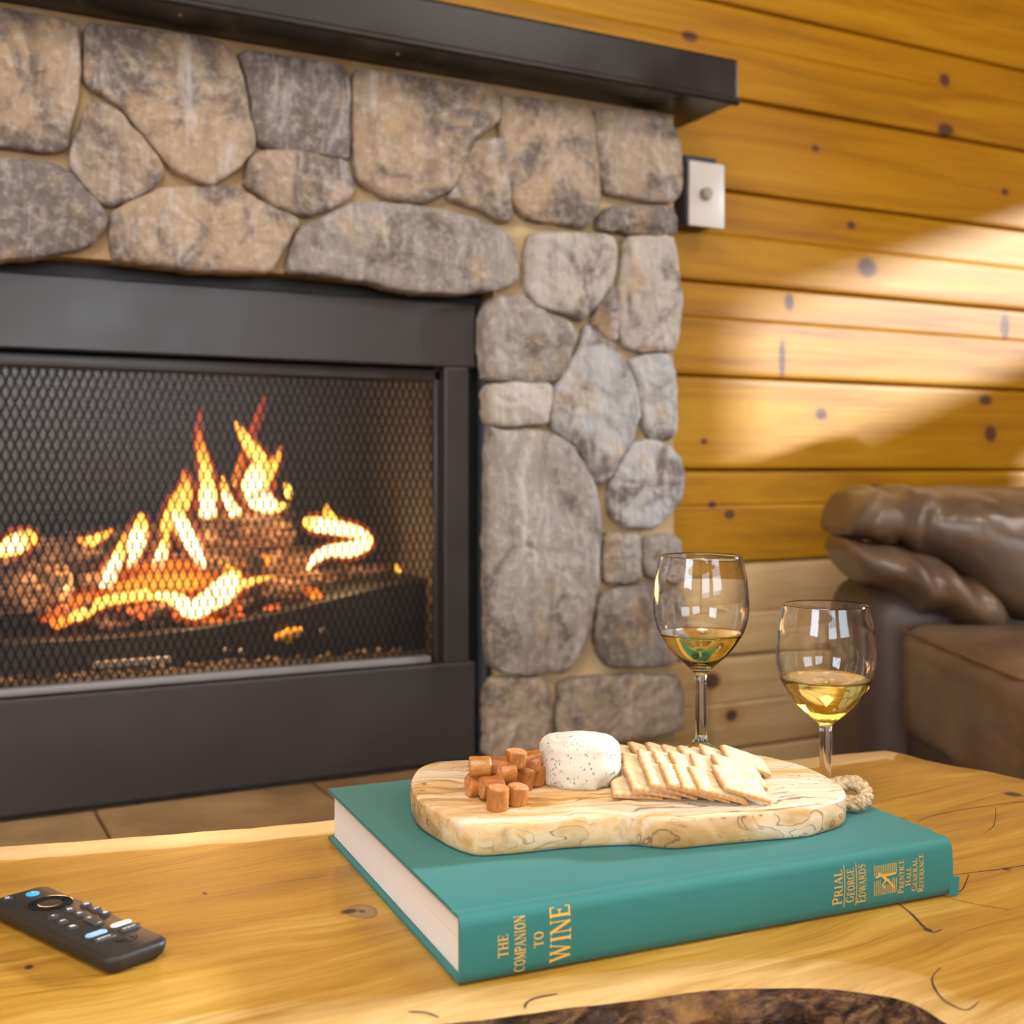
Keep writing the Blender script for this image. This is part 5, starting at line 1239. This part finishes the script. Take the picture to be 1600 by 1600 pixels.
# stitched seam along the seat's front and top edge
st = [so(0.647 + 0.0008 * sin(i), 0.92 + (1.965 - 0.92) * i / 60, 0.452) for i in range(61)] + [so(0.652 + 0.012 * i, 1.975, 0.455) for i in range(1, 50)]
mobj('seam', tube(st, 0.0028, 6), plain('tan_stitching', (0.16, 0.095, 0.045), 0.5), sofa)
cushion('arm_panel', 0.604, 1.55, 2.00, 2.30, 0.05, 0.525, 0.07, 0.0, 0.002, M_lea_d, 3)
cushion('backrest', 1.36, 1.66, 0.86, 2.28, 0.2, 0.98, 0.09, 0.0, 0.006, M_lea, 4)
def loft(name, st, n=40, m=M_lea, wr=0.004, seed=0.0, pleat=None, shear=None):
    """st: stations (X, Yc, zc, ry, rz, power)"""
    S_ = smooth_path(st, k=8); V, F = [], []
    for i, (X, Y, z, ry, rz, pw) in enumerate(S_):
        for j in range(n):
            a = 2 * pi * j / n; c_, s_ = cos(a), sin(a)
            u = math.copysign(abs(c_) ** pw, c_); w = math.copysign(abs(s_) ** pw, s_)
            p = Vector((X, Y + u * ry, z + w * rz)); nn = Vector((0, u, w))
            d = wr * fbm(p, 16, seed) + wr * 0.4 * fbm(p, 50, seed)
            if pleat: d += pleat(X, a, p)
            q = p + nn * d
            if shear: q.x += shear(q)
            V.append(so(*q))
    for i in range(len(S_) - 1):
        for j in range(n): F.append((i * n + j, i * n + (j + 1) % n, (i + 1) * n + (j + 1) % n, (i + 1) * n + j))
    F += [tuple(range(n))[::-1], tuple((len(S_) - 1) * n + j for j in range(n))]
    return mobj(name, (V, F), m, sofa, ang=180)
def pl_top(X, a, p):
    g = math.exp(-((X - 0.66) / 0.075) ** 2)
    w = noise.noise(Vector((X * 34 + 0.6 * sin(a * 2 + 1), a * 0.55, 3.1)))
    k_ = math.exp(-((X - 1.02 + 0.5 * (0.6 - p.z)) / 0.14) ** 2) * max(0, min(1, (0.62 - p.z) / 0.06))
    return 0.021 * g * w + 0.012 * k_ * noise.noise(Vector((X * 26 + p.z * 14, a * 0.4, 8.0)))
loft('arm_pillow', [(0.572, 2.13, 0.636, 0.05, 0.018, 0.9), (0.577, 2.13, 0.637, 0.105, 0.038, 0.85), (0.596, 2.13, 0.638, 0.138, 0.046, 0.8), (0.660, 2.12, 0.633, 0.150, 0.050, 0.8), (0.715, 2.11, 0.624, 0.165, 0.062, 0.8),
                    (0.765, 2.10, 0.606, 0.180, 0.082, 0.78), (0.815, 2.10, 0.580, 0.190, 0.108, 0.75), (0.90, 2.10, 0.572, 0.195, 0.114, 0.72), (1.10, 2.10, 0.570, 0.195, 0.110, 0.72), (1.35, 2.10, 0.570, 0.195, 0.104, 0.72), (1.60, 2.10, 0.570, 0.19, 0.10, 0.72)], 56, M_lea, 0.004, 6, pl_top, lambda q: max(0.0, 1 - (q.x - 0.57) / 0.12) * (0.42 * max(0.0, q.z - 0.615) + 1.2 * max(0, 0.606 - q.z)))
def pl_roll(X, a, p): return 0.018 * noise.noise(Vector((X * 30 + 0.7 * sin(a), a * 0.5, 5.5))) * (0.5 + 0.5 * (X > 0.66))
loft('arm_roll', [(0.572, 2.09, 0.563, 0.045, 0.018, 0.9), (0.577, 2.09, 0.563, 0.100, 0.037, 0.85), (0.600, 2.08, 0.558, 0.120, 0.040, 0.9), (0.655, 2.06, 0.543, 0.130, 0.043, 0.9), (0.705, 2.03, 0.522, 0.125, 0.045, 0.9), (0.755, 2.01, 0.498, 0.110, 0.044, 0.9),
                  (0.795, 2.00, 0.478, 0.090, 0.038, 0.9), (0.825, 2.01, 0.468, 0.06, 0.022, 0.9), (0.835, 2.02, 0.466, 0.02, 0.006, 0.9)], 44, M_lea, 0.004, 8, pl_roll, lambda q: max(0.0, 1 - (q.x - 0.57) / 0.12) * (0.55 * max(0.0, 0.575 - q.z)))
for X, Y in ((0.72, 0.93), (0.72, 2.22), (1.55, 0.93), (1.55, 2.22)):
    mobj('foot', xf(lathe([(0, 0), (0.022, 0), (0.028, 0.052), (0, 0.052)], 14), Matrix.Translation(so(X, Y, 0))), M_lea_d, sofa)
